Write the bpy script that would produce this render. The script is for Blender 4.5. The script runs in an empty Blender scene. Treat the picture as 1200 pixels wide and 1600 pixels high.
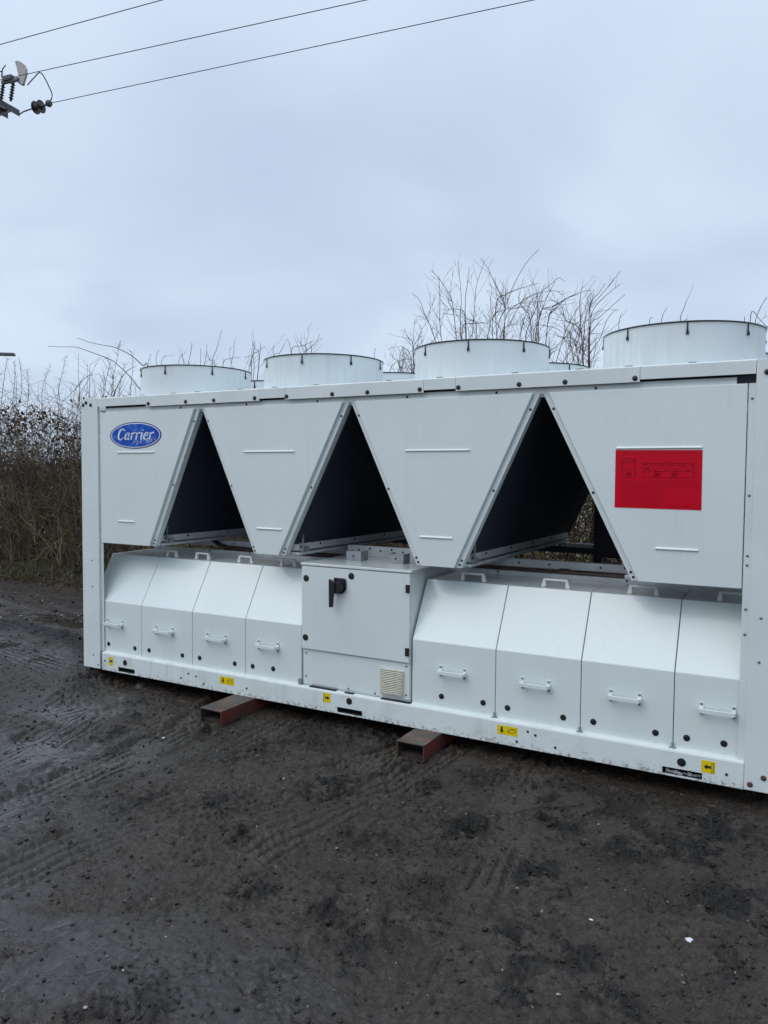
import bpy, math, random
import numpy as np
from mathutils import Vector, Matrix

S = bpy.context.scene
COL = S.collection

# ------------------------------------------------------------------ camera
cam = bpy.data.cameras.new('camera')
cam.sensor_fit = 'VERTICAL'
cam.sensor_height = 36.0
cam.lens = 1189.74 / 1600.0 * 36.0
cam.clip_end = 3000.0
camo = bpy.data.objects.new('camera', cam)
COL.objects.link(camo)
_yaw, _pit, _rol = 0.5036, -0.0494, 0.0081
_f = Vector((-math.sin(_yaw) * math.cos(_pit), math.cos(_yaw) * math.cos(_pit), math.sin(_pit)))
_r = Vector((math.cos(_yaw), math.sin(_yaw), 0.0))
_u = _r.cross(_f)
_r2 = math.cos(_rol) * _r + math.sin(_rol) * _u
_u2 = -math.sin(_rol) * _r + math.cos(_rol) * _u
camo.matrix_world = Matrix(((_r2.x, _u2.x, -_f.x, 4.7936), (_r2.y, _u2.y, -_f.y, -3.9505),
                            (_r2.z, _u2.z, -_f.z, 1.4854), (0, 0, 0, 1)))
S.camera = camo

# ------------------------------------------------------------------ sky, sun, exposure
SUN_EL, SUN_AZ = math.radians(50), math.radians(212)      # azimuth measured clockwise from +Y
world = bpy.data.worlds.new('World')
S.world = world
world.use_nodes = True
wn, wl = world.node_tree.nodes, world.node_tree.links
wn.clear()
w_out = wn.new('ShaderNodeOutputWorld')
w_bg = wn.new('ShaderNodeBackground')
w_bg.inputs['Strength'].default_value = 0.1
w_sky = wn.new('ShaderNodeTexSky')
w_sky.sky_type = 'NISHITA'
w_sky.sun_disc = False
w_sky.sun_elevation = SUN_EL
w_sky.sun_rotation = SUN_AZ
w_tc = wn.new('ShaderNodeTexCoord')
w_sep = wn.new('ShaderNodeSeparateXYZ')
wl.new(w_tc.outputs['Generated'], w_sep.inputs[0])
# cloud layer coordinates: direction divided by (height + small offset) so that clouds flatten towards the horizon
w_add = wn.new('ShaderNodeMath'); w_add.operation = 'ADD'; w_add.inputs[1].default_value = 0.22
wl.new(w_sep.outputs['Z'], w_add.inputs[0])
w_max = wn.new('ShaderNodeMath'); w_max.operation = 'MAXIMUM'; w_max.inputs[1].default_value = 0.08
wl.new(w_add.outputs[0], w_max.inputs[0])
w_cmb = wn.new('ShaderNodeCombineXYZ')
for i, ax in enumerate('XY'):
    d = wn.new('ShaderNodeMath'); d.operation = 'DIVIDE'
    wl.new(w_sep.outputs[ax], d.inputs[0]); wl.new(w_max.outputs[0], d.inputs[1])
    wl.new(d.outputs[0], w_cmb.inputs[i])
w_n = wn.new('ShaderNodeTexNoise')
w_n.inputs['Scale'].default_value = 1.15
w_n.inputs['Detail'].default_value = 3.5
w_n.inputs['Roughness'].default_value = 0.45
w_n.inputs['Distortion'].default_value = 0.5
wl.new(w_cmb.outputs[0], w_n.inputs['Vector'])
w_cr = wn.new('ShaderNodeValToRGB')
w_cr.color_ramp.interpolation = 'EASE'
w_cr.color_ramp.elements[0].position = 0.30
w_cr.color_ramp.elements[0].color = (0.49, 0.585, 0.74, 1)
w_cr.color_ramp.elements[1].position = 0.72
w_cr.color_ramp.elements[1].color = (0.625, 0.73, 0.875, 1)
wl.new(w_n.outputs['Fac'], w_cr.inputs[0])
w_ev = wn.new('ShaderNodeVectorMath'); w_ev.operation = 'SCALE'; w_ev.inputs['Scale'].default_value = 9.3
wl.new(w_cr.outputs[0], w_ev.inputs[0])
w_ze = wn.new('ShaderNodeMapRange')                         # an overcast sky grows brighter towards the zenith
w_ze.interpolation_type = 'SMOOTHSTEP'
w_ze.inputs[1].default_value = 0.35; w_ze.inputs[2].default_value = 1.0
w_ze.inputs[3].default_value = 10.1; w_ze.inputs[4].default_value = 14.5
wl.new(w_sep.outputs['Z'], w_ze.inputs[0]); wl.new(w_ze.outputs[0], w_ev.inputs['Scale'])
w_mix = wn.new('ShaderNodeMix'); w_mix.data_type = 'RGBA'
w_mix.inputs[0].default_value = 0.92                       # share of cloud over the clear sky
wl.new(w_sky.outputs[0], w_mix.inputs[6])
wl.new(w_ev.outputs[0], w_mix.inputs[7])
wl.new(w_mix.outputs[2], w_bg.inputs['Color'])
wl.new(w_bg.outputs[0], w_out.inputs['Surface'])

sun = bpy.data.lights.new('sun', 'SUN')
sun.energy = 0.88
sun.angle = math.radians(50)
sun.color = (1.0, 0.975, 0.94)
suno = bpy.data.objects.new('sun', sun)
COL.objects.link(suno)
_sd = Vector((math.sin(SUN_AZ) * math.cos(SUN_EL), math.cos(SUN_AZ) * math.cos(SUN_EL), math.sin(SUN_EL)))
suno.rotation_euler = _sd.to_track_quat('Z', 'Y').to_euler()
suno.location = (0, -10, 20)

S.view_settings.view_transform = 'Standard'
S.view_settings.look = 'None'
S.view_settings.exposure = 0.17
S.view_settings.gamma = 1.0
S.view_settings.use_curve_mapping = False
S.render.engine = 'CYCLES'
S.cycles.max_bounces = 6
S.cycles.diffuse_bounces = 3
S.cycles.glossy_bounces = 3
S.cycles.caustics_reflective = False
S.cycles.caustics_refractive = False

# ------------------------------------------------------------------ mesh helper
ORG = {}

class MB:
    def __init__(s):
        s.v = []; s.f = []
    def add(s, vs, fs):
        n = len(s.v); s.v += [tuple(map(float, p)) for p in vs]; s.f += [tuple(i + n for i in f) for f in fs]; return s
    def box(s, x0, x1, y0, y1, z0, z1):
        v = [(x0, y0, z0), (x1, y0, z0), (x1, y1, z0), (x0, y1, z0), (x0, y0, z1), (x1, y0, z1), (x1, y1, z1), (x0, y1, z1)]
        return s.add(v, [(0, 3, 2, 1), (4, 5, 6, 7), (0, 1, 5, 4), (1, 2, 6, 5), (2, 3, 7, 6), (3, 0, 4, 7)])
    def prism(s, poly, axis, a, b):
        """extrude a 2D polygon along axis ('x','y','z') from a to b"""
        def m(p, t):
            if axis == 'x': return (t, p[0], p[1])
            if axis == 'y': return (p[0], t, p[1])
            return (p[0], p[1], t)
        n = len(poly)
        vs = [m(p, a) for p in poly] + [m(p, b) for p in poly]
        fs = [tuple(range(n))[::-1], tuple(range(n, 2 * n))]
        for i in range(n):
            j = (i + 1) % n; fs.append((i, j, j + n, i + n))
        return s.add(vs, fs)
    def cyl(s, c, d, r, h, n=14, r2=None, cap=True):
        """cylinder from point c along unit vector d, length h"""
        d = Vector(d).normalized(); a = d.orthogonal().normalized(); b = d.cross(a); c = Vector(c)
        r2 = r if r2 is None else r2
        vs = []
        for k, rr in ((0, r), (h, r2)):
            for i in range(n):
                t = 2 * math.pi * i / n
                vs.append(c + d * k + a * (rr * math.cos(t)) + b * (rr * math.sin(t)))
        fs = [(i, (i + 1) % n, (i + 1) % n + n, i + n) for i in range(n)]
        if cap: fs += [tuple(range(n))[::-1], tuple(range(n, 2 * n))]
        return s.add(vs, fs)
    def lathe(s, c, prof, n=48, axis=(0, 0, 1), closed=False):
        d = Vector(axis).normalized(); a = d.orthogonal().normalized() if abs(d.z) < .99 else Vector((1, 0, 0)); b = d.cross(a); c = Vector(c)
        vs = []
        for (r, h) in prof:
            for i in range(n):
                t = 2 * math.pi * i / n
                vs.append(c + d * h + a * (r * math.cos(t)) + b * (r * math.sin(t)))
        fs = []
        m = len(prof)
        for k in range(m if closed else m - 1):
            k2 = (k + 1) % m
            for i in range(n):
                j = (i + 1) % n
                fs.append((k * n + i, k * n + j, k2 * n + j, k2 * n + i))
        return s.add(vs, fs)
    def tube(s, pts, r, n=6, taper=None):
        pts = [Vector(p) for p in pts]; m = len(pts); vs = []
        for k, p in enumerate(pts):
            t = (pts[min(k + 1, m - 1)] - pts[max(k - 1, 0)]).normalized()
            a = t.cross(Vector((0.13, 0.31, 0.94))); a = a.normalized() if a.length > 1e-4 else t.orthogonal().normalized()
            b = t.cross(a); rr = r if taper is None else r + (taper - r) * k / (m - 1)
            for i in range(n):
                q = 2 * math.pi * i / n
                vs.append(p + a * (rr * math.cos(q)) + b * (rr * math.sin(q)))
        fs = [(k * n + i, k * n + (i + 1) % n, (k + 1) * n + (i + 1) % n, (k + 1) * n + i) for k in range(m - 1) for i in range(n)]
        fs += [tuple(range(n))[::-1], tuple(range((m - 1) * n, m * n))]
        return s.add(vs, fs)
    def build(s, name, mat, parent=None, bevel=0, smooth=False, org=None, seg=2):
        v = np.array(s.v)
        c = (v.min(0) + v.max(0)) / 2 if org is None else np.array(org, float)
        me = bpy.data.meshes.new(name)
        me.from_pydata([tuple(p) for p in (v - c)], [], s.f)
        me.materials.append(mat)
        if smooth: me.shade_smooth()
        o = bpy.data.objects.new(name, me); COL.objects.link(o)
        place(o, c, parent)
        if bevel:
            b = o.modifiers.new('bevel', 'BEVEL'); b.width = bevel; b.segments = seg; b.limit_method = 'ANGLE'; b.angle_limit = math.radians(20)
            me.shade_smooth()
            b.harden_normals = True
        elif smooth:
            try: me.set_sharp_from_angle(angle=math.radians(40))
            except Exception: pass
        return o

def place(o, c, parent=None):
    c = Vector(c); ORG[o.name] = c
    if parent is not None:
        o.parent = parent; o.location = c - ORG[parent.name]
    else:
        o.location = c

def inst(name, src, c, parent):
    o = bpy.data.objects.new(name, src.data); COL.objects.link(o)
    place(o, c, parent)
    for m in src.modifiers:
        b = o.modifiers.new(m.name, m.type)
        if m.type == 'BEVEL':
            b.width = m.width; b.segments = m.segments; b.limit_method = m.limit_method; b.angle_limit = m.angle_limit; b.harden_normals = True
    return o

def tag(o, label=None, cat=None, group=None, kind=None):
    if label: o['label'] = label
    if cat: o['category'] = cat
    if group: o['group'] = group
    if kind: o['kind'] = kind
    return o

def thing(name, loc, label, cat, group=None):
    o = bpy.data.objects.new(name, None); COL.objects.link(o); o.empty_display_size = .2
    place(o, loc); return tag(o, label, cat, group)

def npmesh(name, v, f, mat, parent=None, smooth=False, c=(0, 0, 0), attrs=None):
    """mesh from numpy vertices and equal-sided faces"""
    v = np.asarray(v, np.float32) - np.asarray(c, np.float32); f = np.asarray(f, np.int32)
    me = bpy.data.meshes.new(name)
    me.vertices.add(len(v)); me.vertices.foreach_set('co', v.ravel())
    k = f.shape[1]
    me.loops.add(f.size); me.loops.foreach_set('vertex_index', f.ravel())
    me.polygons.add(len(f)); me.polygons.foreach_set('loop_start', np.arange(0, f.size, k, dtype=np.int32))
    me.polygons.foreach_set('loop_total', np.full(len(f), k, np.int32))
    me.update(calc_edges=True)
    if attrs:
        for n, a in attrs.items():
            at = me.attributes.new(n, 'FLOAT', 'POINT'); at.data.foreach_set('value', np.asarray(a, np.float32))
    if smooth: me.shade_smooth()
    me.materials.append(mat)
    o = bpy.data.objects.new(name, me); COL.objects.link(o); place(o, c, parent)
    return o

# ------------------------------------------------------------------ materials
def mat(name, col, rough=.5, metal=0., spec=.5, noise=None, bump=None, rnoise=None, streak=None, coat=0., mud=None):
    """noise=(scale, second colour, low, high); bump=(scale, strength, distance); rnoise=(scale, r0, r1); streak=(colour, amount)"""
    m = bpy.data.materials.new(name); m.use_nodes = True
    n, l = m.node_tree.nodes, m.node_tree.links
    b = n['Principled BSDF']
    b.inputs['Base Color'].default_value = (*col, 1); b.inputs['Roughness'].default_value = rough
    b.inputs['Metallic'].default_value = metal; b.inputs['Specular IOR Level'].default_value = spec
    b.inputs['Coat Weight'].default_value = coat; b.inputs['Coat Roughness'].default_value = .08
    g = n.new('ShaderNodeNewGeometry')
    cur = None
    if noise:
        t = n.new('ShaderNodeTexNoise'); t.inputs['Scale'].default_value = noise[0]; t.inputs['Detail'].default_value = 6
        l.new(g.outputs['Position'], t.inputs['Vector'])
        r = n.new('ShaderNodeMapRange'); r.inputs[1].default_value = noise[2]; r.inputs[2].default_value = noise[3]
        l.new(t.outputs['Fac'], r.inputs[0])
        x = n.new('ShaderNodeMix'); x.data_type = 'RGBA'; x.inputs[6].default_value = (*col, 1); x.inputs[7].default_value = (*noise[1], 1)
        l.new(r.outputs[0], x.inputs[0]); cur = x.outputs[2]
    if streak:
        mp = n.new('ShaderNodeMapping'); mp.inputs['Scale'].default_value = (26, 26, 1.6)
        l.new(g.outputs['Position'], mp.inputs[0])
        t = n.new('ShaderNodeTexNoise'); t.inputs['Scale'].default_value = 1.0; t.inputs['Detail'].default_value = 5; t.inputs['Roughness'].default_value = .6
        l.new(mp.outputs[0], t.inputs['Vector'])
        r = n.new('ShaderNodeMapRange'); r.inputs[1].default_value = .48; r.inputs[2].default_value = .85; r.inputs[3].default_value = 0; r.inputs[4].default_value = streak[1]
        l.new(t.outputs['Fac'], r.inputs[0])
        t2 = n.new('ShaderNodeTexNoise'); t2.inputs['Scale'].default_value = 1.7; t2.inputs['Detail'].default_value = 3
        l.new(g.outputs['Position'], t2.inputs['Vector'])
        r2 = n.new('ShaderNodeMapRange'); r2.inputs[1].default_value = .4; r2.inputs[2].default_value = .65
        l.new(t2.outputs['Fac'], r2.inputs[0])
        mu = n.new('ShaderNodeMath'); mu.operation = 'MULTIPLY'; l.new(r.outputs[0], mu.inputs[0]); l.new(r2.outputs[0], mu.inputs[1])
        x = n.new('ShaderNodeMix'); x.data_type = 'RGBA'; x.inputs[6].default_value = (*col, 1); x.inputs[7].default_value = (*streak[0], 1)
        if cur: l.new(cur, x.inputs[6])
        l.new(mu.outputs[0], x.inputs[0]); cur = x.outputs[2]
    if mud:      # splashes of mud, thicker towards the ground: mud = (colour, height at which they end)
        sp = n.new('ShaderNodeSeparateXYZ'); l.new(g.outputs['Position'], sp.inputs[0])
        hz = n.new('ShaderNodeMapRange'); hz.inputs[1].default_value = -.01; hz.inputs[2].default_value = mud[1]; hz.inputs[3].default_value = .22; hz.inputs[4].default_value = -.06
        l.new(sp.outputs['Z'], hz.inputs[0])
        t = n.new('ShaderNodeTexNoise'); t.inputs['Scale'].default_value = 38; t.inputs['Detail'].default_value = 6; t.inputs['Roughness'].default_value = .75
        l.new(g.outputs['Position'], t.inputs['Vector'])
        ad = n.new('ShaderNodeMath'); ad.operation = 'ADD'; l.new(t.outputs['Fac'], ad.inputs[0]); l.new(hz.outputs[0], ad.inputs[1])
        r = n.new('ShaderNodeMapRange'); r.inputs[1].default_value = .66; r.inputs[2].default_value = .80; r.inputs[4].default_value = .75
        l.new(ad.outputs[0], r.inputs[0])
        x = n.new('ShaderNodeMix'); x.data_type = 'RGBA'; x.inputs[6].default_value = (*col, 1); x.inputs[7].default_value = (*mud[0], 1)
        if cur: l.new(cur, x.inputs[6])
        l.new(r.outputs[0], x.inputs[0]); cur = x.outputs[2]
    if cur: l.new(cur, b.inputs['Base Color'])
    if rnoise:
        t = n.new('ShaderNodeTexNoise'); t.inputs['Scale'].default_value = rnoise[0]; t.inputs['Detail'].default_value = 4
        l.new(g.outputs['Position'], t.inputs['Vector'])
        r = n.new('ShaderNodeMapRange'); r.inputs[1].default_value = .3; r.inputs[2].default_value = .7; r.inputs[3].default_value = rnoise[1]; r.inputs[4].default_value = rnoise[2]
        l.new(t.outputs['Fac'], r.inputs[0]); l.new(r.outputs[0], b.inputs['Roughness'])
    if bump:
        t = n.new('ShaderNodeTexNoise'); t.inputs['Scale'].default_value = bump[0]; t.inputs['Detail'].default_value = 5
        l.new(g.outputs['Position'], t.inputs['Vector'])
        bu = n.new('ShaderNodeBump'); bu.inputs['Strength'].default_value = bump[1]; bu.inputs['Distance'].default_value = bump[2]
        l.new(t.outputs['Fac'], bu.inputs['Height']); l.new(bu.outputs[0], b.inputs['Normal'])
    return m

WHITE = mat('white_paint', (.755, .81, .785), .2, noise=(1.4, (.715, .77, .75), .35, .7), streak=((.50, .53, .50), .22), rnoise=(2.5, .14, .26), bump=(1.6, .3, .014), coat=.25, mud=((.30, .28, .25), .22))
FRAMEW = mat('white_frame_paint', (.75, .80, .775), .3, noise=(3, (.67, .72, .71), .4, .75), streak=((.45, .47, .44), .15), rnoise=(5, .22, .42), bump=(9, .15, .004))
RAILW = mat('white_base_paint', (.75, .80, .775), .35, noise=(7, (.62, .66, .63), .5, .8), streak=((.36, .34, .30), .6), rnoise=(5, .25, .5), bump=(20, .2, .003), mud=((.10, .085, .07), .10))
COWLW = mat('cowl_plastic', (.73, .79, .785), .38, noise=(4, (.69, .72, .72), .4, .7), streak=((.42, .48, .50), .55), rnoise=(3, .3, .5))
ZINC = mat('galvanised_steel', (.34, .36, .37), .5, metal=.3, noise=(14, (.26, .28, .29), .35, .7), rnoise=(8, .3, .55))
INNER = mat('painted_inner_rail', (.64, .68, .68), .4, noise=(6, (.46, .49, .48), .35, .75), streak=((.2, .2, .19), .5))
BLACK = mat('black_plastic', (.012, .012, .014), .4)
BOLT = mat('dark_bolt', (.035, .033, .032), .45, metal=.4)
RUSTB = mat('rusty_bolt', (.11, .06, .045), .6, metal=.2)
GREYB = mat('grey_screw', (.22, .23, .24), .4, metal=.7)
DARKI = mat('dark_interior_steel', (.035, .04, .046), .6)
PIPE = mat('brown_insulated_pipe', (.045, .026, .022), .5, noise=(9, (.09, .05, .04), .4, .7))
BLUE = mat('logo_blue', (.004, .070, .44), .35, spec=.25, noise=(26, (.06, .20, .60), .46, .72))
LWHITE = mat('logo_white', (.82, .85, .88), .35)
NAVY = mat('logo_navy', (.02, .028, .20), .35)
RED = mat('red_plate', (.60, .0, .016), .26, spec=.2)
REDINK = mat('plate_ink', (.27, .0, .010), .3, spec=.12)
YEL = mat('sticker_yellow', (.80, .60, .0), .45)
INK = mat('sticker_ink', (.02, .02, .02), .5)
CREAM = mat('cream_grille', (.62, .60, .47), .45, noise=(30, (.50, .48, .37), .4, .7))
BACKI = mat('grille_shadow_gap', (.10, .10, .08), .7)
MUD_SHADE = mat('mud_and_inner_shade', (.022, .017, .014), .8, noise=(12, (.05, .03, .02), .5, .75))  # mud on steel, coloured darker to stand for shade inside the beams
STEELB = mat('rusty_steel', (.058, .044, .039), .5, noise=(9, (.16, .075, .04), .46, .66), rnoise=(6, .3, .6), bump=(60, .4, .003))
REDOX = mat('red_oxide_paint', (.15, .027, .021), .55, noise=(11, (.060, .034, .028), .42, .62), rnoise=(6, .35, .6), bump=(40, .3, .003))

# coil fins: fine dark lines
def coil_mat():
    m = bpy.data.materials.new('coil_fins'); m.use_nodes = True
    n, l = m.node_tree.nodes, m.node_tree.links; b = n['Principled BSDF']
    b.inputs['Roughness'].default_value = .55; b.inputs['Specular IOR Level'].default_value = .25
    g = n.new('ShaderNodeNewGeometry'); s = n.new('ShaderNodeSeparateXYZ'); l.new(g.outputs['Position'], s.inputs[0])
    mu = n.new('ShaderNodeMath'); mu.operation = 'MULTIPLY'; mu.inputs[1].default_value = 2 * math.pi / .012; l.new(s.outputs['Z'], mu.inputs[0])
    si = n.new('ShaderNodeMath'); si.operation = 'SINE'; l.new(mu.outputs[0], si.inputs[0])
    r = n.new('ShaderNodeMapRange'); r.inputs[1].default_value = -1; r.inputs[2].default_value = 1; l.new(si.outputs[0], r.inputs[0])
    t = n.new('ShaderNodeTexNoise'); t.inputs['Scale'].default_value = 5; l.new(g.outputs['Position'], t.inputs['Vector'])
    m2 = n.new('ShaderNodeMath'); m2.operation = 'MULTIPLY'; l.new(r.outputs[0], m2.inputs[0]); l.new(t.outputs['Fac'], m2.inputs[1])
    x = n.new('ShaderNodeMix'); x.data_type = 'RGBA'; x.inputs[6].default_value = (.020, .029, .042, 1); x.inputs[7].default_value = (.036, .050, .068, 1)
    l.new(m2.outputs[0], x.inputs[0]); l.new(x.outputs[2], b.inputs['Base Color'])
    return m
COIL = coil_mat()

# ------------------------------------------------------------------ ground
_T = np.random.default_rng(2024).random((256, 256)).astype(np.float32)
def vnoise(x, y, seed):
    """smooth value noise on arrays, from one random table"""
    x = x + seed * 17.31; y = y + seed * 5.77
    xf = np.floor(x); yf = np.floor(y); u = (x - xf).astype(np.float32); v = (y - yf).astype(np.float32)
    xi = xf.astype(np.int32) & 255; yi = yf.astype(np.int32) & 255; xj = (xi + 1) & 255; yj = (yi + 1) & 255
    u = u * u * (3 - 2 * u); v = v * v * (3 - 2 * v)
    a = _T[yi, xi]; b = _T[yi, xj]; c = _T[yj, xi]; d = _T[yj, xj]
    a = a + (b - a) * u; c = c + (d - c) * u
    return a + (c - a) * v
def fbm(x, y, f, seed, o=4, g=.5):
    a = 1; s = 0; t = 0
    for k in range(o):
        s = s + a * vnoise(x * f + 13.7 * k, y * f - 7.1 * k, seed + k); t += a; a *= g; f *= 2.03
    return s / t
def sstep(a, b, x):
    t = np.clip((x - a) / (b - a), 0, 1); return t * t * (3 - 2 * t)
def pline_dist(x, y, pts):
    d = np.full(x.shape, 1e9); al = np.zeros(x.shape); acc = 0
    for (ax, ay), (bx_, by) in zip(pts[:-1], pts[1:]):
        vx, vy = bx_ - ax, by - ay; l2 = vx * vx + vy * vy
        t = np.clip(((x - ax) * vx + (y - ay) * vy) / l2, 0, 1)
        dd = (x - ax - t * vx) ** 2 + (y - ay - t * vy) ** 2
        side = np.sign((x - ax) * vy - (y - ay) * vx)
        m = dd < d; d = np.where(m, dd, d); al = np.where(m, acc + t * math.sqrt(l2), al); 
        if acc == 0: sg = side.copy()
        sg = np.where(m, side, sg); acc += math.sqrt(l2)
    return np.sqrt(d), al, sg
CLODS = [(1.62, -.42, .14), (2.95, -.33, .12), (1.45, -.1, .12), (2.69, -1.43, .10), (3.82, -.68, .20), (4.22, -.59, .22), (4.47, -.57, .2), (3.99, -1.59, .16), (4.18, -1.48, .12), (4.33, -1.68, .12), (4.62, -.88, .14), (3.55, -.83, .18),
         (3.35, -1.65, .10), (2.73, -.73, .2), (3.0, -1.72, .09), (3.95, -1.1, .16), (4.1, -1.75, .1), (3.45, -1.95, .08), (2.4, -1.2, .15), (2.1, -.6, .2), (1.2, -.7, .18), (3.2, -.55, .12), (3.9, -.35, .25), (4.5, -.25, .2), (.9, -.35, .2)]
# wheel tracks: (path, half width, depth, tread pitch)
TRACKS = [([(2.0, -4.4), (1.70, -2.6), (1.60, -1.77), (1.55, -1.48), (1.46, -.41), (1.2, .9)], .14, .020, .05), ([(2.3, -4.0), (2.1, -2.4), (2.15, -1.75), (2.42, -1.0), (2.72, -.42), (3.0, .5)], .14, .017, .045),
          ([(3.0, -3.8), (2.80, -2.2), (2.82, -1.4), (2.98, -.62), (3.1, .5)], .13, .015, .05), ([(1.9, -3.2), (1.86, -1.8), (1.95, -1.0), (1.95, .6)], .10, .014, .045),
          ([(3.9, -3.0), (3.8, -1.5), (3.71, -.88), (3.61, -.5), (3.5, .6)], .10, .014, .042), ([(.2, -2.4), (.5, -.6), (.3, .3), (-.6, .95), (-2.6, 1.45), (-8, 2.3)], .2, .022, .06),
          ([(3.4, -3.0), (3.75, -2.0), (4.3, -1.35), (5.8, -.7)], .13, .012, .05), ([(.9, -3.4), (1.0, -1.3), (.75, -.6), (.1, .0), (-1.4, .25), (-7, .5)], .19, .020, .06)]
BERM = [(-6.0, .95), (-2.24, .84), (-1.65, .83), (-1.04, .71), (-.45, .40), (.0, .1), (.35, -.35)]
def height(x, y):
    near = np.exp(-((np.maximum(0, np.abs(x - 1) - 7)) ** 2 + (np.maximum(0, np.abs(y) - 5)) ** 2) / 6)
    wx = x + .10 * (fbm(x, y, 2.1, 91, 3) - .5) + .02 * (fbm(x, y, 11, 93, 2) - .5); wy = y + .10 * (fbm(x, y, 2.1, 191, 3) - .5) + .02 * (fbm(x, y, 11, 193, 2) - .5)
    h = -.088 + .035 * (fbm(x, y, .55, 1, 3) - .5) + .030 * (fbm(wx, wy, 2.3, 5, 3) - .5)
    h = h + .028 * sstep(1.5, -.5, x) * np.exp(-((y - .2) / .9) ** 2)
    # clod and churn mask
    ch = sstep(.54, .70, fbm(wx, wy, 1.9, 33, 4)) * .6
    brk = sstep(.38, .56, fbm(x, y, 9, 37, 4, .65))
    for cx_, cy_, r in CLODS: ch = np.maximum(ch, np.exp(-(((wx - cx_) ** 2 + (wy - cy_) ** 2) / (r * r * 1.3)) ** 1.1) * (.15 + .85 * brk))
    ch = ch * (.35 + .65 * brk)
    d, al, sg = pline_dist(wx, wy, BERM)
    bm = np.exp(-(d / .17) ** 2); h = h + .050 * bm; ch = np.maximum(ch, bm)
    tr = np.zeros(x.shape)
    for pts, hw, dp, pit in TRACKS:
        d, al, sg = pline_dist(wx, wy, pts)
        wear = sstep(.40, .60, fbm(x, y, .9, 61, 2))                      # the print comes and goes along the path
        inn = sstep(hw * 1.15, hw * .8, d) * (.35 + .65 * wear)
        br_ = fbm(x, y, 14, 63, 3)
        lug = sstep(.35, .65, .5 + .5 * np.sin(2 * np.pi * (al / pit + sg * d / pit * .7 + 1.6 * (fbm(x, y, 4, 64, 2) - .5)))) * sstep(.38, .55, br_)
        groove = sstep(.15, .75, np.cos(2 * np.pi * d / .062 + .5)) * sstep(hw * 1.1, hw * .95, d) * sstep(.34, .5, fbm(x, y, 5, 66, 3))
        h = h - dp * inn * .6 + dp * 1.1 * np.exp(-((d - hw * 1.2) / (hw * .2)) ** 2) * sstep(.40, .62, fbm(x, y, 8, 71, 3)) * (.3 + .7 * wear) + inn * lug * dp * .45 * wear - dp * 1.4 * groove * (.4 + .6 * wear)
        tr = np.maximum(tr, inn); ch = ch * (1 - .5 * inn)
    # crumb relief at several sizes: flaky clods everywhere, larger in churned mud
    ax, ay = wx * 1.0, wy * .72
    f1 = fbm(ax, ay, 9, 7, 3, .55); f2 = fbm(ax, ay, 24, 9, 3, .6); f3 = fbm(x, y, 52, 11, 2, .6)
    r1 = 1 - 2 * np.abs(fbm(ax, ay, 12, 17, 3, .55) - .5); r2 = 1 - 2 * np.abs(fbm(x, y, 34, 27, 3, .6) - .5)
    flake = np.floor(fbm(ax, ay, 16, 29, 3, .55) * 7 + .35 * f2) / 7                   # small broken ledges
    f4 = 1 - 2 * np.abs(fbm(x, y, 68, 41, 2, .6) - .5)
    p1 = fbm(ax, ay, 15, 43, 4, .6); p2 = fbm(x, y * .8, 36, 47, 3, .6)
    pits = (.012 * sstep(.45, .39, p1) + .009 * sstep(.43, .37, p2)) * (.6 + .9 * sstep(.42, .62, fbm(x, y, 2.2, 49, 3)))                      # pits between flat smeared plates
    fine = .014 * (f1 - .5) + .010 * (f2 - .5) + .014 * (f3 - .5) + .009 * (f4 - .7) - pits + .030 * (flake - .5) * sstep(.3, .6, fbm(x, y, 2.6, 31, 3))
    # wet slurry: smoother, near-level patches
    wet = np.zeros(x.shape)
    for cx_, cy_, rx, ry in ((-.9, .25, 1.3, .32), (-2.8, .25, 1.8, .4), (.55, -.55, .55, .55), (1.15, -1.2, .75, .6), (1.6, -1.8, .55, .5), (2.6, -2.35, .9, .38), (3.4, -2.3, .7, .28), (-1.8, 1.5, 1.6, .35)):
        wet = np.maximum(wet, np.exp(-((((wx - cx_) / rx) ** 2 + ((wy - cy_) / ry) ** 2)) ** 1.2))
    wn_ = wet * sstep(.36, .60, fbm(wx, wy, 3.6, 303, 5, .6) + .18 * wet)
    k = .9 * wn_ * (1 - .8 * bm)
    h = h + near * (fine * (.55 + .75 * ch) * (1 - .55 * k) + ch * (.042 * (r1 - .75) + .034 * (r2 - .7)) * (1 - .5 * k))
    soft = -.094 + .028 * sstep(1.5, -.5, x) * np.exp(-((y - .2) / .9) ** 2) + .035 * (fbm(x, y, .55, 1, 2) - .5) + .004 * (fbm(wx, wy * 2.0, 6, 44, 2) - .5)
    pond = sstep(.25, .8, k) * (h < soft)
    h = np.where(h < soft, soft * k + h * (1 - k), h)
    # keep clear of the chiller's underside, rise gently to the hedge bank
    h = np.minimum(h, np.where((x > .25) & (x < 5) & (y > -.02) & (y < 2.4), -.035, 1e9))
    h = h + .16 * sstep(3.2, 4.6, y) * sstep(30, 8, np.abs(x)) * (.6 + .8 * fbm(x, y, 1.3, 8, 2))
    return h, ch, k, pond.astype(float), tr

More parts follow.
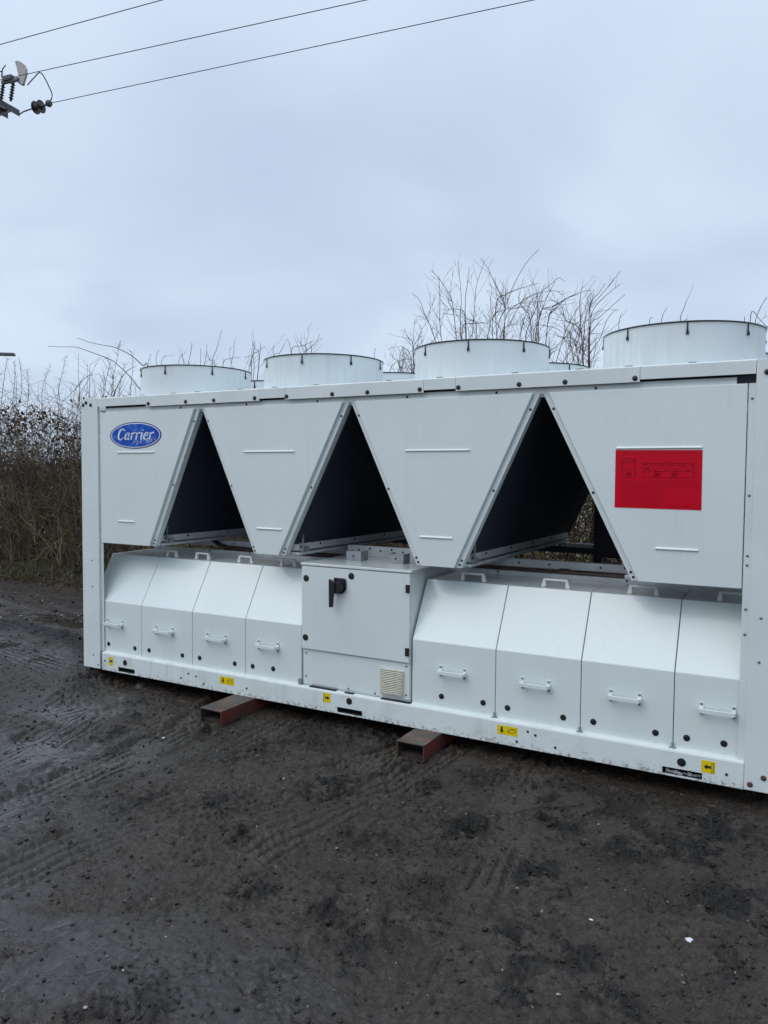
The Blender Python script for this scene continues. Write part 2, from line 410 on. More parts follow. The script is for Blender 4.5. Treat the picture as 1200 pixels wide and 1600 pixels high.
def graded(lo, hi, step, far, g):
    c = list(np.arange(lo, hi, step)); a = []; s = step; x = lo
    while x > -far: s *= g; x -= s; a.append(x)
    b = []; s = step; x = c[-1]
    while x < far: s *= g; x += s; b.append(x)
    return np.array(a[::-1] + c + b)
def steps(lo, hi, knots):
    c = [lo]
    while c[-1] < hi: c.append(c[-1] + float(np.interp(c[-1], [k[0] for k in knots], [k[1] for k in knots])))
    return c
def widen(c, far, g):
    c = list(c); s = c[1] - c[0]; a = []; x = c[0]
    while x > -far: s *= g; x -= s; a.append(x)
    s = c[-1] - c[-2]; b = []; x = c[-1]
    while x < far: s *= g; x += s; b.append(x)
    return np.array(a[::-1] + c + b)
gx = widen(steps(-.6, 5.1, [(-.6, .014), (1.5, .009), (2.6, .0062), (5, .006)]), 1500, 1.022); gy = widen(steps(-2.75, .4, [(-2.75, .0055), (-1.4, .0068), (.4, .0115)]), 1500, 1.024)
GX, GY = np.meshgrid(gx, gy)
GH, GC, GW, GP, GT = height(GX, GY)
nx, ny = len(gx), len(gy)
idx = np.arange(nx * ny).reshape(ny, nx)
faces = np.stack([idx[:-1, :-1], idx[:-1, 1:], idx[1:, 1:], idx[1:, :-1]], -1).reshape(-1, 4)

def ground_mat():
    m = bpy.data.materials.new('wet_mud'); m.use_nodes = True
    n, l = m.node_tree.nodes, m.node_tree.links; b = n['Principled BSDF']
    g = n.new('ShaderNodeNewGeometry'); P_ = g.outputs['Position']
    def at(nm):
        a = n.new('ShaderNodeAttribute'); a.attribute_name = nm; return a.outputs['Fac']
    def nz(sc, det=5, rough=.6):
        t = n.new('ShaderNodeTexNoise'); t.inputs['Scale'].default_value = sc; t.inputs['Detail'].default_value = det; t.inputs['Roughness'].default_value = rough
        l.new(P_, t.inputs['Vector']); return t.outputs['Fac']
    def mr(v, a, b_, c=0., d=1.):
        r = n.new('ShaderNodeMapRange'); r.inputs[1].default_value = a; r.inputs[2].default_value = b_; r.inputs[3].default_value = c; r.inputs[4].default_value = d
        l.new(v, r.inputs[0]); return r.outputs[0]
    def mix(f, a, b_):
        x = n.new('ShaderNodeMix'); x.data_type = 'RGBA'; l.new(f, x.inputs[0])
        for i, v in ((6, a), (7, b_)):
            if isinstance(v, tuple): x.inputs[i].default_value = (*v, 1)
            else: l.new(v, x.inputs[i])
        return x.outputs[2]
    def ma(op, a, b_):
        x = n.new('ShaderNodeMath'); x.operation = op
        for i, v in enumerate((a, b_)):
            if isinstance(v, (int, float)): x.inputs[i].default_value = v
            else: l.new(v, x.inputs[i])
        return x.outputs[0]
    wet, ch, gr = at('wet'), at('churn'), at('grass')
    c = mix(mr(nz(1.1, 6), .35, .7), (.027, .021, .0162), (.048, .037, .028))
    c = mix(mr(nz(22, 6, .7), .45, .70), c, (.070, .058, .046))
    c = mix(mr(nz(2.6, 5, .6), .50, .62), c, (.034, .026, .018))
    c = mix(mr(nz(130, 3, .6), .58, .70), c, (.085, .076, .066))
    c = mix(ma('MULTIPLY', at('track'), .55), c, (.066, .055, .045))
    c = mix(mr(ch, .25, .75, 0, .9), c, (.011, .0095, .008))
    c = mix(wet, c, (.032, .027, .023))
    sp = n.new('ShaderNodeTexVoronoi'); sp.inputs['Scale'].default_value = 95; l.new(P_, sp.inputs['Vector'])
    grn = mix(mr(nz(6, 5), .4, .65), (.045, .035, .024), (.040, .046, .018))
    c = mix(gr, c, grn)
    far = mix(mr(nz(.05, 4), .4, .6), (.24, .22, .14), (.32, .27, .20))
    c = mix(at('field'), c, far)
    l.new(c, b.inputs['Base Color'])
    r0 = mr(nz(14, 6, .7), .36, .60, .20, .52)
    r = ma('ADD', ma('SUBTRACT', r0, ma('MULTIPLY', at('track'), .10)), ma('MULTIPLY', ch, .15))
    w2 = mr(wet, .0, .8, 0, 1)
    x = n.new('ShaderNodeMix'); l.new(w2, x.inputs[0]); l.new(r, x.inputs[2]); x.inputs[3].default_value = .24
    x2 = n.new('ShaderNodeMix'); l.new(at('pond'), x2.inputs[0]); l.new(x.outputs[0], x2.inputs[2]); x2.inputs[3].default_value = .07
    x3 = n.new('ShaderNodeMix'); l.new(ma('MAXIMUM', gr, at('field')), x3.inputs[0]); l.new(x2.outputs[0], x3.inputs[2]); x3.inputs[3].default_value = .9
    l.new(x3.outputs[0], b.inputs['Roughness'])
    l.new(mr(wet, 0, .7, .30, .5), b.inputs['Specular IOR Level'])
    bh = ma('ADD', nz(55, 4, .6), ma('MULTIPLY', nz(160, 2, .6), .25))
    bu = n.new('ShaderNodeBump'); bu.inputs['Distance'].default_value = .010
    s = ma('SUBTRACT', .9, ma('MULTIPLY', wet, .5)); s2 = ma('MULTIPLY', s, ma('SUBTRACT', 1.0, ma('MULTIPLY', at('pond'), .9)))
    l.new(s2, bu.inputs['Strength']); l.new(bh, bu.inputs['Height']); l.new(bu.outputs[0], b.inputs['Normal'])
    return m
MUD = ground_mat()
gmask = sstep(3.0, 4.0, GY + .5 * (fbm(GX, GY, 1.6, 55, 3) - .5)) * sstep(.30, .55, fbm(GX, GY, 3.5, 59, 4))
field = sstep(5.5, 7.5, GY)
ground = npmesh('ground', np.stack([GX, GY, GH], -1).reshape(-1, 3), faces, MUD, smooth=True,
                attrs={'wet': GW.ravel(), 'churn': GC.ravel(), 'pond': GP.ravel(), 'track': GT.ravel(), 'grass': gmask.ravel(), 'field': field.ravel()})
ground['kind'] = 'structure'
def gz(x, y):
    return float(height(np.array([[float(x)]]), np.array([[float(y)]]))[0][0, 0])

# crumbs of mud and small stones: irregular 8-sided lumps, uncountable
def lumps(name, pts, sizes, m, seed, flat=.6, label=None):
    r = np.random.default_rng(seed)
    t = (1 + 5 ** .5) / 2
    iv = np.array([(-1, t, 0), (1, t, 0), (-1, -t, 0), (1, -t, 0), (0, -1, t), (0, 1, t), (0, -1, -t), (0, 1, -t), (t, 0, -1), (t, 0, 1), (-t, 0, -1), (-t, 0, 1)]) / 1.9
    fi = np.array([(0, 11, 5), (0, 5, 1), (0, 1, 7), (0, 7, 10), (0, 10, 11), (1, 5, 9), (5, 11, 4), (11, 10, 2), (10, 7, 6), (7, 1, 8), (3, 9, 4), (3, 4, 2), (3, 2, 6), (3, 6, 8), (3, 8, 9), (4, 9, 5), (2, 4, 11), (6, 2, 10), (8, 6, 7), (9, 8, 1)])
    n = len(pts)
    v = iv[None] * (1 + r.uniform(-.35, .35, (n, 12, 1))) * (sizes[:, None, None]) * np.stack([r.uniform(.6, 1.5, n), r.uniform(.6, 1.3, n), r.uniform(flat * .6, flat * 1.2, n)], -1)[:, None, :]
    a = r.uniform(0, 6.28, n); c, s = np.cos(a)[:, None], np.sin(a)[:, None]
    x = v[..., 0] * c - v[..., 1] * s; y = v[..., 0] * s + v[..., 1] * c
    v = np.stack([x, y, v[..., 2]], -1) + pts[:, None, :]
    f = fi[None] + (np.arange(n) * 12)[:, None, None]
    o = npmesh(name, v.reshape(-1, 3), f.reshape(-1, 3), m)
    return tag(o, label, None, None, 'stuff')
R_ = np.random.default_rng(11)
def scatter(n, dens=None, box=(-1.5, 5.6, -2.7, .3)):
    x = R_.uniform(box[0], box[1], n); y = R_.uniform(box[2], box[3], n)
    h, ch, k, pd, tr = height(x[None], y[None]); h, ch, k = h[0], ch[0], k[0]
    if dens is not None:
        keep = R_.random(n) < dens(ch, k); x, y, h = x[keep], y[keep], h[keep]
    return x, y, h
CLODM = mat('mud_crumb', (.014, .012, .010), .5, spec=.35, noise=(40, (.034, .027, .022), .4, .7), bump=(150, .6, .003))
STONEM = mat('pale_stone', (.13, .12, .10), .6, noise=(25, (.42, .40, .36), .5, .66))
x, y, h = scatter(110000, lambda c, k: .13 * (1 - .7 * k) + .9 * c ** 1.3 * (1 - k))
sz = .0015 + .0085 * R_.random(len(x)) ** 4
lumps('mud_crumbs', np.stack([x, y, h + sz * .25], -1), sz, CLODM, 3, .7, 'loose black crumbs of churned mud lying over the yard')['category'] = 'mud'
x, y, h = scatter(5200, lambda c, k: .35 + 0 * c)
sz = .0016 + .005 * R_.random(len(x)) ** 4
lumps('small_stones', np.stack([x, y, h + sz * .3], -1), sz, STONEM, 4, .8, 'small pale stones and chips scattered in the mud')['category'] = 'stones'
x, y, h = scatter(5000, lambda c, k: .5 + 0 * c, (-8, 1, .3, 4.3))
sz = .006 + .018 * R_.random(len(x)) ** 3
lumps('far_mud_crumbs', np.stack([x, y, h + sz * .2], -1), sz, CLODM, 5, .6, 'mud crumbs and clods over the yard between chiller and hedge')['category'] = 'mud'
x, y, h = scatter(170, None, (-7, 0, 1.0, 3.8)); sz = .007 + .014 * R_.random(len(x)) ** 2
lumps('verge_stones', np.stack([x, y, h + sz * .3], -1), sz, STONEM, 6, .7, 'pale stones along the muddy verge in front of the hedge')['category'] = 'stones'


# ------------------------------------------------------------------ the chiller
L, W, H = 4.79, 2.25, 2.035
XA = [1.177 + 1.195 * k for k in range(3)]
U = thing('air_cooled_chiller', (L / 2, W / 2, 0), 'long white industrial chiller with dark triangular coil openings, lying on two rusty steel beams', 'chiller')

def corner(x0, x1, y0, y1, ch):
    m = MB()
    t = .006
    yf, yb = (y0, y0 + t) if y0 < 1 else (y1 - t, y1)
    if ch < 0: poly = [(x0, 0), (x1, 0), (x1, H), (x0 + .055, H), (x0, H - .045)]
    else: poly = [(x0, 0), (x1, 0), (x1, H - .045), (x1 - .055, H), (x0, H)]
    m.prism(poly, 'y', yf, yb)
    xs = (x0, x0 + t) if ch < 0 else (x1 - t, x1)
    m.box(xs[0], xs[1], y0 + t if y0 < 1 else y0, y1 if y0 < 1 else y1 - t, 0, H - .05)
    xi = (x1 - t, x1) if ch < 0 else (x0, x0 + t)
    m.box(xi[0], xi[1], y0 + t if y0 < 1 else y1 - .018, y0 + .018 if y0 < 1 else y1 - t, 0, H - .02)
    return m.build('corner_post', FRAMEW, U, bevel=.002)
pL = corner(0, .178, 0, .16, -1); pR = corner(4.585, L, 0, .16, 1)
corner(0, .205, W - .16, W, -1); corner(4.585, L, W - .16, W, 1)

# inner flange strips beside the posts
s1 = MB().box(.179, .204, .018, .024, .136, 1.93).build('post_flange', FRAMEW, U)
s2 = MB().box(4.553, 4.584, .018, .024, .136, 1.925).build('post_flange', FRAMEW, U)

# bolts: shared meshes
def disc(name, r, h, m, c, parent, dome=True):
    b = MB()
    prof = [(0.0001, h), (r * .55, h), (r, h * .5), (r, 0)] if dome else [(.0001, h), (r, h), (r, 0)]
    b.lathe(c, prof, 12, (0, -1, 0))
    return b.build(name, m, parent, smooth=True, org=c)
class Rep:
    def __init__(s, name, r, h, m, dome=True): s.a = (name, r, h, m); s.src = None; s.dome = dome
    def __call__(s, c, parent):
        if s.src is None: s.src = disc(s.a[0], s.a[1], s.a[2], s.a[3], c, parent, s.dome); return s.src
        return inst(s.a[0], s.src, c, parent)
bolt = Rep('bolt', .013, .008, BOLT); screw = Rep('screw', .0065, .004, GREYB); dscrew = Rep('screw', .007, .004, BOLT)
plug = Rep('plug', .0165, .004, BLACK); bigplug = Rep('plug', .021, .004, BLACK); rusty = Rep('bolt', .013, .006, RUSTB)

for x, z in ((.012, 1.988), (.095, 1.985), (.045, 2.003)): bolt((x + .012, 0, z), pL)
for x, z in ((.105, .82), (.105, .62), (.11, .10), (.16, .03)): screw((x, 0, z), pL)
for x, z in ((4.636, .827), (4.634, .618)): screw((x, 0, z), pR)
for x, z in ((4.612, .029), (4.669, .071), (4.72, .03)): rusty((x, 0, z), pR)
bolt((4.629, 0, 1.972), pR); bolt((4.72, 0, 1.98), pR)
for z in (1.855, 1.40, 1.115, 1.07, .86, .74): screw((4.569, .018, z), s2)

# base rail: channel with fork pockets near its lower edge
def base_rail(yf, yb, front):
    m = MB()
    x0, x1 = .205, 4.584
    sl = [(.374, .546), (2.297, 2.477), (4.217, 4.402)]
    t = .006
    s = -1 if front else 1
    y0 = yf
    top = [(y0, .042), (y0, .122), (y0 + .003 * -s, .130), (y0 + .012 * -s, .135), (y0 + .11 * -s, .135), (y0 + .11 * -s, .129), (y0 + t * -s, .129), (y0 + t * -s, .042)]
    if not front: top = top[::-1]
    m.prism(top, 'x', x0, x1)
    ya, ybk = min(y0, y0 + t * -s), max(y0, y0 + t * -s)
    m.box(x0, x1, ya, ybk, 0, .008)
    a = x0
    for p, q in sl:
        m.box(a, p, ya, ybk, .008, .042); a = q
    m.box(a, x1, ya, ybk, .008, .042)
    ya2, yb2 = min(y0 + t * -s, y0 + .11 * -s), max(y0 + t * -s, y0 + .11 * -s)
    m.box(x0, x1, ya2, yb2, 0, .006)
    o = m.build('base_rail', RAILW, U)
    for p, q in sl:      # pocket lining, its dark colour stands for the shade inside
        MB().box(p - .004, p, ya2, yb2, .007, .048).box(q, q + .004, ya2, yb2, .007, .048).box(p, q, ya2, yb2, .042, .048).box(p, q, ya2, yb2, .0062, .0068).build('fork_pocket', DARKI, o)
        if front and p > 4:  # torn lip of bent sheet in the pocket
            rn = random.Random(int(p * 100)); k = MB(); n_ = 8
            for i in range(n_):
                a0 = p + .01 + (q - p - .02) * i / n_; a1 = p + .01 + (q - p - .02) * (i + 1) / n_; zz = .008 + rn.uniform(.002, .012); yy_ = .012 + rn.uniform(0, .03)
                k.add([(a0, yy_, .007), (a1, yy_, .007), (a1, yy_ + .012, zz), (a0, yy_ + .014, zz + rn.uniform(-.003, .004)), (a0, yy_ + .02, .007), (a1, yy_ + .02, .007)], [(0, 1, 2, 3), (3, 2, 5, 4), (0, 3, 4), (1, 5, 2)])
            k.build('bent_lip', RAILW, o)
    return o
br = base_rail(-.003, 0, True)
base_rail(W + .003, 0, False)
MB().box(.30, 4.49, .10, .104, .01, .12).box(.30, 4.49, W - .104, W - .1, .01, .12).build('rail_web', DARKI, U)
for x in (0.004, L - .124): MB().box(x, x + .12, .161, W - .161, 0.0, .13).build('end_rail', RAILW, U, bevel=.003)
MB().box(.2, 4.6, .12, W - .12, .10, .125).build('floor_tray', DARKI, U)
for x, z in ((.448, .082), (2.385, .090), (4.306, .078)): bigplug((x, -.003, z), br)
for x, z in ((1.14, .075), (1.07, .085), (1.21, .035), (1.585, .055), (1.0, .045), (3.564, .083), (3.521, .096), (3.674, .036), (3.46, .03), (4.51, .058), (.235, .07)):
    dscrew((x, -.003, z), br)
for x in (2.08, 2.60): MB().box(x, x + .2, .004, .05, .1355, .1385).build('rail_slot', BLACK, br)
MB().box(2.345, 2.41, .002, .02, .1355, .1385).build('rail_slot', BLACK, br)

# roof frame along the front (and the back): cover strips of two heights, seam lines between them
segs = [(.180, .675, 1.970), (.677, 1.687, 1.955), (1.689, 1.890, 1.968), (1.892, 2.868, 1.955), (2.870, 3.067, 1.968), (3.069, 4.062, 1.955), (4.064, 4.583, 1.967)]
bolts = {0: (), 1: (.70, 1.053, 1.305, 1.651), 3: (1.905, 2.248, 2.497, 2.845), 5: (3.085, 3.438, 3.687, 4.039), 2: (), 4: (), 6: ()}
for y0, y1, fr in ((0.0, .11, True), (W - .11, W, False)):
    for i, (a, b, z) in enumerate(segs):
        m = MB()
        t = .006
        yo = y0 if fr else y1
        sg = 1 if fr else -1
        prof = [(yo, z), (yo, H - .006), (yo + sg * .006, H), (yo + sg * .11, H), (yo + sg * .11, H - t), (yo + sg * t, H - t), (yo + sg * t, z)]
        if fr: prof = prof[::-1]
        m.prism(prof, 'x', a, b)
        o = m.build('top_rail', FRAMEW, U)
        if fr:
            for x in bolts[i]: bolt((x, 0, 1.974), o)
    yo = .03 if fr else W - .036
    m = MB()
    for a, b in ((.232, 4.50),):
        m.box(a, b, yo, yo + .006, 1.922, 1.958)
    hs = m.build('header_strip', INNER if not fr else FRAMEW, U)
    if fr:
        for x in (.98, 1.56, 2.12, 2.75, 3.3, 3.84): dscrew((x, .03, 1.938), hs)
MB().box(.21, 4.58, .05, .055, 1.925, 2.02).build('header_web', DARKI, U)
for x in (.42, .6, .9, 1.12, 1.5, 1.78, 2.1, 2.62, 2.95, 3.4, 3.75, 4.0, 4.3):
    MB().box(x - .018, x + .018, .035, .06, H, H + .008).build('roof_clip', BOLT, U)
for x in (.004, L - .114): MB().box(x, x + .11, .161, W - .161, H - .08, H - .002).build('end_top_rail', FRAMEW, U, bevel=.003)

# roof deck with fan holes, one sheet per fan bay
def deck(cx, cy, x0, x1, y0, y1):
    m = MB(); n = 48; R = .405
    sq = []
    for i in range(n):
        t = 2 * math.pi * i / n; c, s = math.cos(t), math.sin(t)
        hx = (x1 - cx) if c > 0 else (cx - x0); hy = (y1 - cy) if s > 0 else (cy - y0)
        k = min(hx / abs(c) if abs(c) > 1e-6 else 9e9, hy / abs(s) if abs(s) > 1e-6 else 9e9)
        sq.append((cx + k * c, cy + k * s))
    vs = [(cx + R * math.cos(2 * math.pi * i / n), cy + R * math.sin(2 * math.pi * i / n), 2.024) for i in range(n)] + [(a, b, 2.024) for a, b in sq]
    vs += [(a, b, 2.016) for a, b, _ in vs]
    fs = []
    for i in range(n):
        j = (i + 1) % n
        fs += [(i, i + n, j + n, j), (i + 2 * n, j + 2 * n, j + 3 * n, i + 3 * n), (i, j, j + 2 * n, i + 2 * n)]
    m.add(vs, fs)
    return m.build('roof_deck', FRAMEW, U)
bx = [.12, 1.1835, 2.3785, 3.5735, 4.67]
FX = [.586 + 1.195 * k for k in range(4)]; FY = [.615, W - .615]
for k in range(4):
    deck(FX[k], FY[0], bx[k] + .001, bx[k + 1] - .001, .111, W / 2 - .001); deck(FX[k], FY[1], bx[k] + .001, bx[k + 1] - .001, W / 2 + .001, W - .111)

# fans
def fan(cx, cy, seed):
    rnd = random.Random(seed)
    c = (cx, cy, 0)
    R = .42
    cw = MB().lathe(c, [(R + .012, 2.026), (R + .012, 2.040), (R + .001, 2.045), (R, 2.20), (R, 2.262), (R + .004, 2.266), (R - .004, 2.268), (R - .008, 2.26), (R - .008, 1.98), (R - .03, 1.96)], 96).build('fan_cowl', COWLW, U, smooth=True)
    MB().lathe(c, [(R + .005, 2.266), (R + .005, 2.275), (R - .012, 2.275), (R - .012, 2.266)], 96, closed=True).build('rim', BLACK, cw, smooth=True)
    g = MB()
    for rr in np.linspace(.06, .41, 13):
        g.lathe(c, [(rr + .0025, 2.272 - .02 * (1 - rr / .41)), (rr, 2.2745 - .02 * (1 - rr / .41)), (rr - .0025, 2.272 - .02 * (1 - rr / .41)), (rr, 2.2695 - .02 * (1 - rr / .41))], 48, closed=True)
    for i in range(8):
        t = math.pi * i / 4
        g.tube([(cx + .05 * math.cos(t), cy + .05 * math.sin(t), 2.246), (cx + .412 * math.cos(t), cy + .412 * math.sin(t), 2.268)], .003, 5)
    g.build('guard', BLACK, cw, smooth=True)
    MB().cyl((cx, cy, 2.06), (0, 0, 1), .085, .10, 24).build('hub', DARKI, cw, smooth=True)
    for i in range(7):
        t = 2 * math.pi * i / 7 + seed; m = MB(); vs = []
        for k in range(6):
            rr = .08 + .30 * k / 5; sw = .25 * (k / 5) ** 1.5
            for dw, dz in ((-.055 - .03 * k / 5, -.035), (.055 + .03 * k / 5, .035)):
                for h in (0, .004):
                    a = t + sw; vs.append((cx + rr * math.cos(a) - dw * math.sin(a), cy + rr * math.sin(a) + dw * math.cos(a), 2.10 + dz + h))
        fs = []
        for k in range(5):
            a = k * 4; fs += [(a, a + 4, a + 6, a + 2), (a + 1, a + 3, a + 7, a + 5), (a, a + 1, a + 5, a + 4), (a + 2, a + 6, a + 7, a + 3)]
        m.add(vs, fs).build('blade', DARKI, cw, smooth=True)
    for i in range(8):
        t = math.radians(-90 + 45 * i + 12) + rnd.uniform(-.03, .03)
        d = Vector((math.cos(t), math.sin(t), 0)); s = Vector((-d.y, d.x, 0)); m = MB()
        def q(r, w, z): return Vector((cx, cy, z)) + d * r + s * w
        for (r0, r1, w0, w1, z0, z1) in ((.421, .425, .004, .0025, 2.225, 2.272), (.421, .428, .0075, .005, 2.208, 2.228)):
            vs = [q(r0, -w0, z0), q(r0, w0, z0), q(r1, w0, z0), q(r1, -w0, z0), q(r0, -w1, z1), q(r0, w1, z1), q(r1, w1, z1), q(r1, -w1, z1)]
            m.add(vs, [(0, 1, 2, 3), (4, 7, 6, 5), (0, 4, 5, 1), (1, 5, 6, 2), (2, 6, 7, 3), (3, 7, 4, 0)])
        m.build('clip', BLACK, cw)
    return cw
sd = 0
for cy in FY:
    for cx in FX: sd += 1; fan(cx, cy, sd)

# coil end panels (front and back)
def folded_panel(poly, y, fr, name='coil_panel'):
    """sheet with its edges folded back"""
    m = MB(); s = 1 if fr else -1
    m.prism(poly if fr else poly, 'y', y, y + s * .026)
    return m.build(name, WHITE, U, bevel=.004, seg=3)
z1, z0 = 1.925, .956
P = [[(.190, z1), (.190, z0), (.685, z0), (1.118, z1)],
     [(1.206, z1), (1.656, z0), (1.833, z0), (2.318, z1)],
     [(2.397, z1), (2.857, z0), (3.066, z0), (3.513, z1)],
     [(3.595, z1), (4.075, z0), (4.549, z0), (4.549, z1)]]

panels = []
for i, pl in enumerate(P):
    panels.append(folded_panel(pl, .012, True))
for i, pl in enumerate(P):
    folded_panel(pl, W - .012, False)
ridges = {0: [(.375, .742, 1.630), (.375, .54, 1.126)], 1: [(1.552, 1.96, 1.627), (1.659, 1.861, 1.126)], 2: [(2.751, 3.154, 1.625), (2.849, 3.055, 1.126)], 3: [(3.953, 4.358, 1.628), (4.155, 4.354, 1.129)]}
for i, rs in ridges.items():
    for a, b, z in rs:
        m = MB(); pr = [(.0125, z - .007), (.0125, z + .007), (.006, z + .003), (.004, z - .001), (.006, z - .005)]
        m.prism(pr[::-1], 'x', a, b); m.build('ridge', WHITE, panels[i], bevel=.001)

# V frame strips: recessed channel along each slanted edge, with screws
def strip(xt, xb, side, y, fr):
    # side +1: channel lies to the right of the panel edge (panel's right edge)
    w = .036
    poly = [(xt, z1 + .002), (xb, z0 + .0), (xb + side * w, z0 + .0), (xt + side * w, z1 + .002)]
    if side < 0: poly = poly[::-1]
    ya, yb = (y, y + .05) if fr else (y - .05, y)
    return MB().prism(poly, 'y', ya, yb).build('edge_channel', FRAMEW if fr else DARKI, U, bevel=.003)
for fr, y in ((True, .032), (False, W - .032)):
    for k in range(3):
        pr_, pl_ = P[k], P[k + 1]
        a = strip(P[k][3][0], P[k][2][0], 1, y, fr)
        b = strip(P[k + 1][0][0], P[k + 1][1][0], -1, y, fr)
        if fr:
            for (zz) in (1.84, 1.40, 1.0, .975):
                t = (z1 - zz) / (z1 - z0)
                xa_ = P[k][3][0] + (P[k][2][0] - P[k][3][0]) * t + .02
                xb_ = P[k + 1][0][0] + (P[k + 1][1][0] - P[k + 1][0][0]) * t - .018
                dscrew((xa_, .032, zz), a); dscrew((xb_, .032, zz), b)
    for k in range(3):
        yy = .036 if fr else W - .06
        MB().box(XA[k] - .045, XA[k] + .045, yy, yy + .03, 1.905, 1.921).build('apex_plate', ZINC, U)

# coils: slanted slabs from apex to foot
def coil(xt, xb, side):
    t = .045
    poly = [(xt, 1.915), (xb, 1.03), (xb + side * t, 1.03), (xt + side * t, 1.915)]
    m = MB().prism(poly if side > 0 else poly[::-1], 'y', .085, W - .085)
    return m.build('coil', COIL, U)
def beam_y(x0, x1, y0, y1, z0_, z1_, name='coil_beam', m=None): return MB().box(x0, x1, y0, y1, z0_, z1_).build(name, m or INNER, U, bevel=.003)
for k in range(3):
    xa = XA[k]
    coil(xa - .02, xa - .44, -1); coil(xa + .02, xa + .44, 1)
    # light foot rails under both coils, each of two folded pieces
    for s in (-1, 1):
        xb = xa + s * .44
        b = beam_y(min(xb, xb + s * .055), max(xb, xb + s * .055), .09, W - .09, .985, 1.068)
        b2 = beam_y(min(xb - s * .012, xb + s * .08), max(xb - s * .012, xb + s * .08), .085, W - .085, .957, .975, 'foot_rail')
        for yy in (.35, .8, 1.25, 1.7):
            m = MB(); m.cyl((xb, yy, 1.015), (-s, 0, 0), .008, .005, 10); m.build('bolt', BOLT, b)
        m = MB().box(min(xb - s * .03, xb), max(xb - s * .03, xb), .11, .116, .98, 1.11)
        bk = m.build('bracket', ZINC, U)
        for zz in (1.01, 1.045, 1.08): dscrew((xb - s * .015, .11, zz), bk)
        mm = MB(); mm.box(min(xb - s * .02, xb - s * .002), max(xb - s * .02, xb - s * .002), .14, .19, .975, 1.01).build('bracket', ZINC, U)
# outer end panels, dark plenum divider
for x in (.03, L - .036): MB().box(x, x + .006, .17, W - .17, z0, 1.95).build('end_panel', WHITE, U)
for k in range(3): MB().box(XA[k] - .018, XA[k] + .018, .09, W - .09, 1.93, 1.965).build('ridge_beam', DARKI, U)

# rear frame seen through the openings
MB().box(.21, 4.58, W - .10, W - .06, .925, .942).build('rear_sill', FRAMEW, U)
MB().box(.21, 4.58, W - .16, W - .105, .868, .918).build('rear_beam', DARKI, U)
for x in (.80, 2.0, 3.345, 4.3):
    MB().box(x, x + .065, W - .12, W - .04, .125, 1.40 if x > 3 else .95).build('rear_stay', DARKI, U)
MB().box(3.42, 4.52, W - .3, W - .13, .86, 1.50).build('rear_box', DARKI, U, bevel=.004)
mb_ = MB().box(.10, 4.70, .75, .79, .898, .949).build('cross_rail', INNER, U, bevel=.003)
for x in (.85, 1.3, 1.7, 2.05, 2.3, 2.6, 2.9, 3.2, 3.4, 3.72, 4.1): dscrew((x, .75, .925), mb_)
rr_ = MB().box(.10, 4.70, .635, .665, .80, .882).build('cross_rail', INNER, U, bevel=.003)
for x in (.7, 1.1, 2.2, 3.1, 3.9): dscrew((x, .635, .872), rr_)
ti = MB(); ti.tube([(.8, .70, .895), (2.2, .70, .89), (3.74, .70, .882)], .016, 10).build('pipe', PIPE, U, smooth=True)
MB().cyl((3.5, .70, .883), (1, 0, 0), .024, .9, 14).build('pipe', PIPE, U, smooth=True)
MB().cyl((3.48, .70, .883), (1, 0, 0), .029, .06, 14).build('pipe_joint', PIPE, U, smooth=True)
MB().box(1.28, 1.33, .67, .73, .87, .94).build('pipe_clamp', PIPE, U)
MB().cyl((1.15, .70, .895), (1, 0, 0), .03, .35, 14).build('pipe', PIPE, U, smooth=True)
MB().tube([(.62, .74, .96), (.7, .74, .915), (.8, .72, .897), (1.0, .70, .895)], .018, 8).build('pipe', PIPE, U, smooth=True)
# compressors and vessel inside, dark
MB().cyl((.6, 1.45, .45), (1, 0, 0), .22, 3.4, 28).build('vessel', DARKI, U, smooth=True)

# lower side covers (hoods)
HY, HZ = .22, .852
def hood(x0, x1, hx, plugs, thx):
    g = .0018
    prof = [(.03, .130), (.03, .515), (HY, HZ), (.62, HZ + .006), (.62, .13)]
    m = MB().prism(prof[::-1], 'x', x0 + g, x1 - g)
    o = m.build('side_cover', WHITE, U, bevel=.004, seg=3)
    if hx is not None:
        a, b = hx
        m = MB()
        m.box(a + .006, b - .006, -.018, -.006, .340, .362)                # grip bar
        for e in (a, b - .022):
            m.box(e, e + .022, -.006, .0295, .343, .360)                   # stand-off
            m.box(e, e + .022, .0255, .0295, .322, .385)                   # foot plate
        h = m.build('handle', FRAMEW, o, bevel=.0025)
        for e in (a + .011, b - .011):
            screw((e, .0255, .376), h); screw((e, .0255, .330), h)
    if thx is not None:
        a, b = thx; m = MB(); y = HY + .035
        m.box(a + .014, b - .014, y, y + .016, HZ + .040, HZ + .052)
        for e, s in ((a, 1), (b, -1)):
            pl = [(e, HZ + .003), (e + s * .026, HZ + .003), (e + s * .026, HZ + .03), (e + s * .026, HZ + .052), (e + s * .014, HZ + .052)]
            if s < 0: pl = pl[::-1]
            m.prism(pl[::-1], 'y', y + .001, y + .02)
        m.build('top_handle', FRAMEW, o, bevel=.002)
    for p_ in plugs: plug((p_[0], .03, p_[1]), o)
    for p_ in plugs: MB().box(p_[0] - .011, p_[0] + .011, .0285, .03, p_[1] - .048, p_[1] - .042).build('embossed_mark', WHITE, o)
    return o
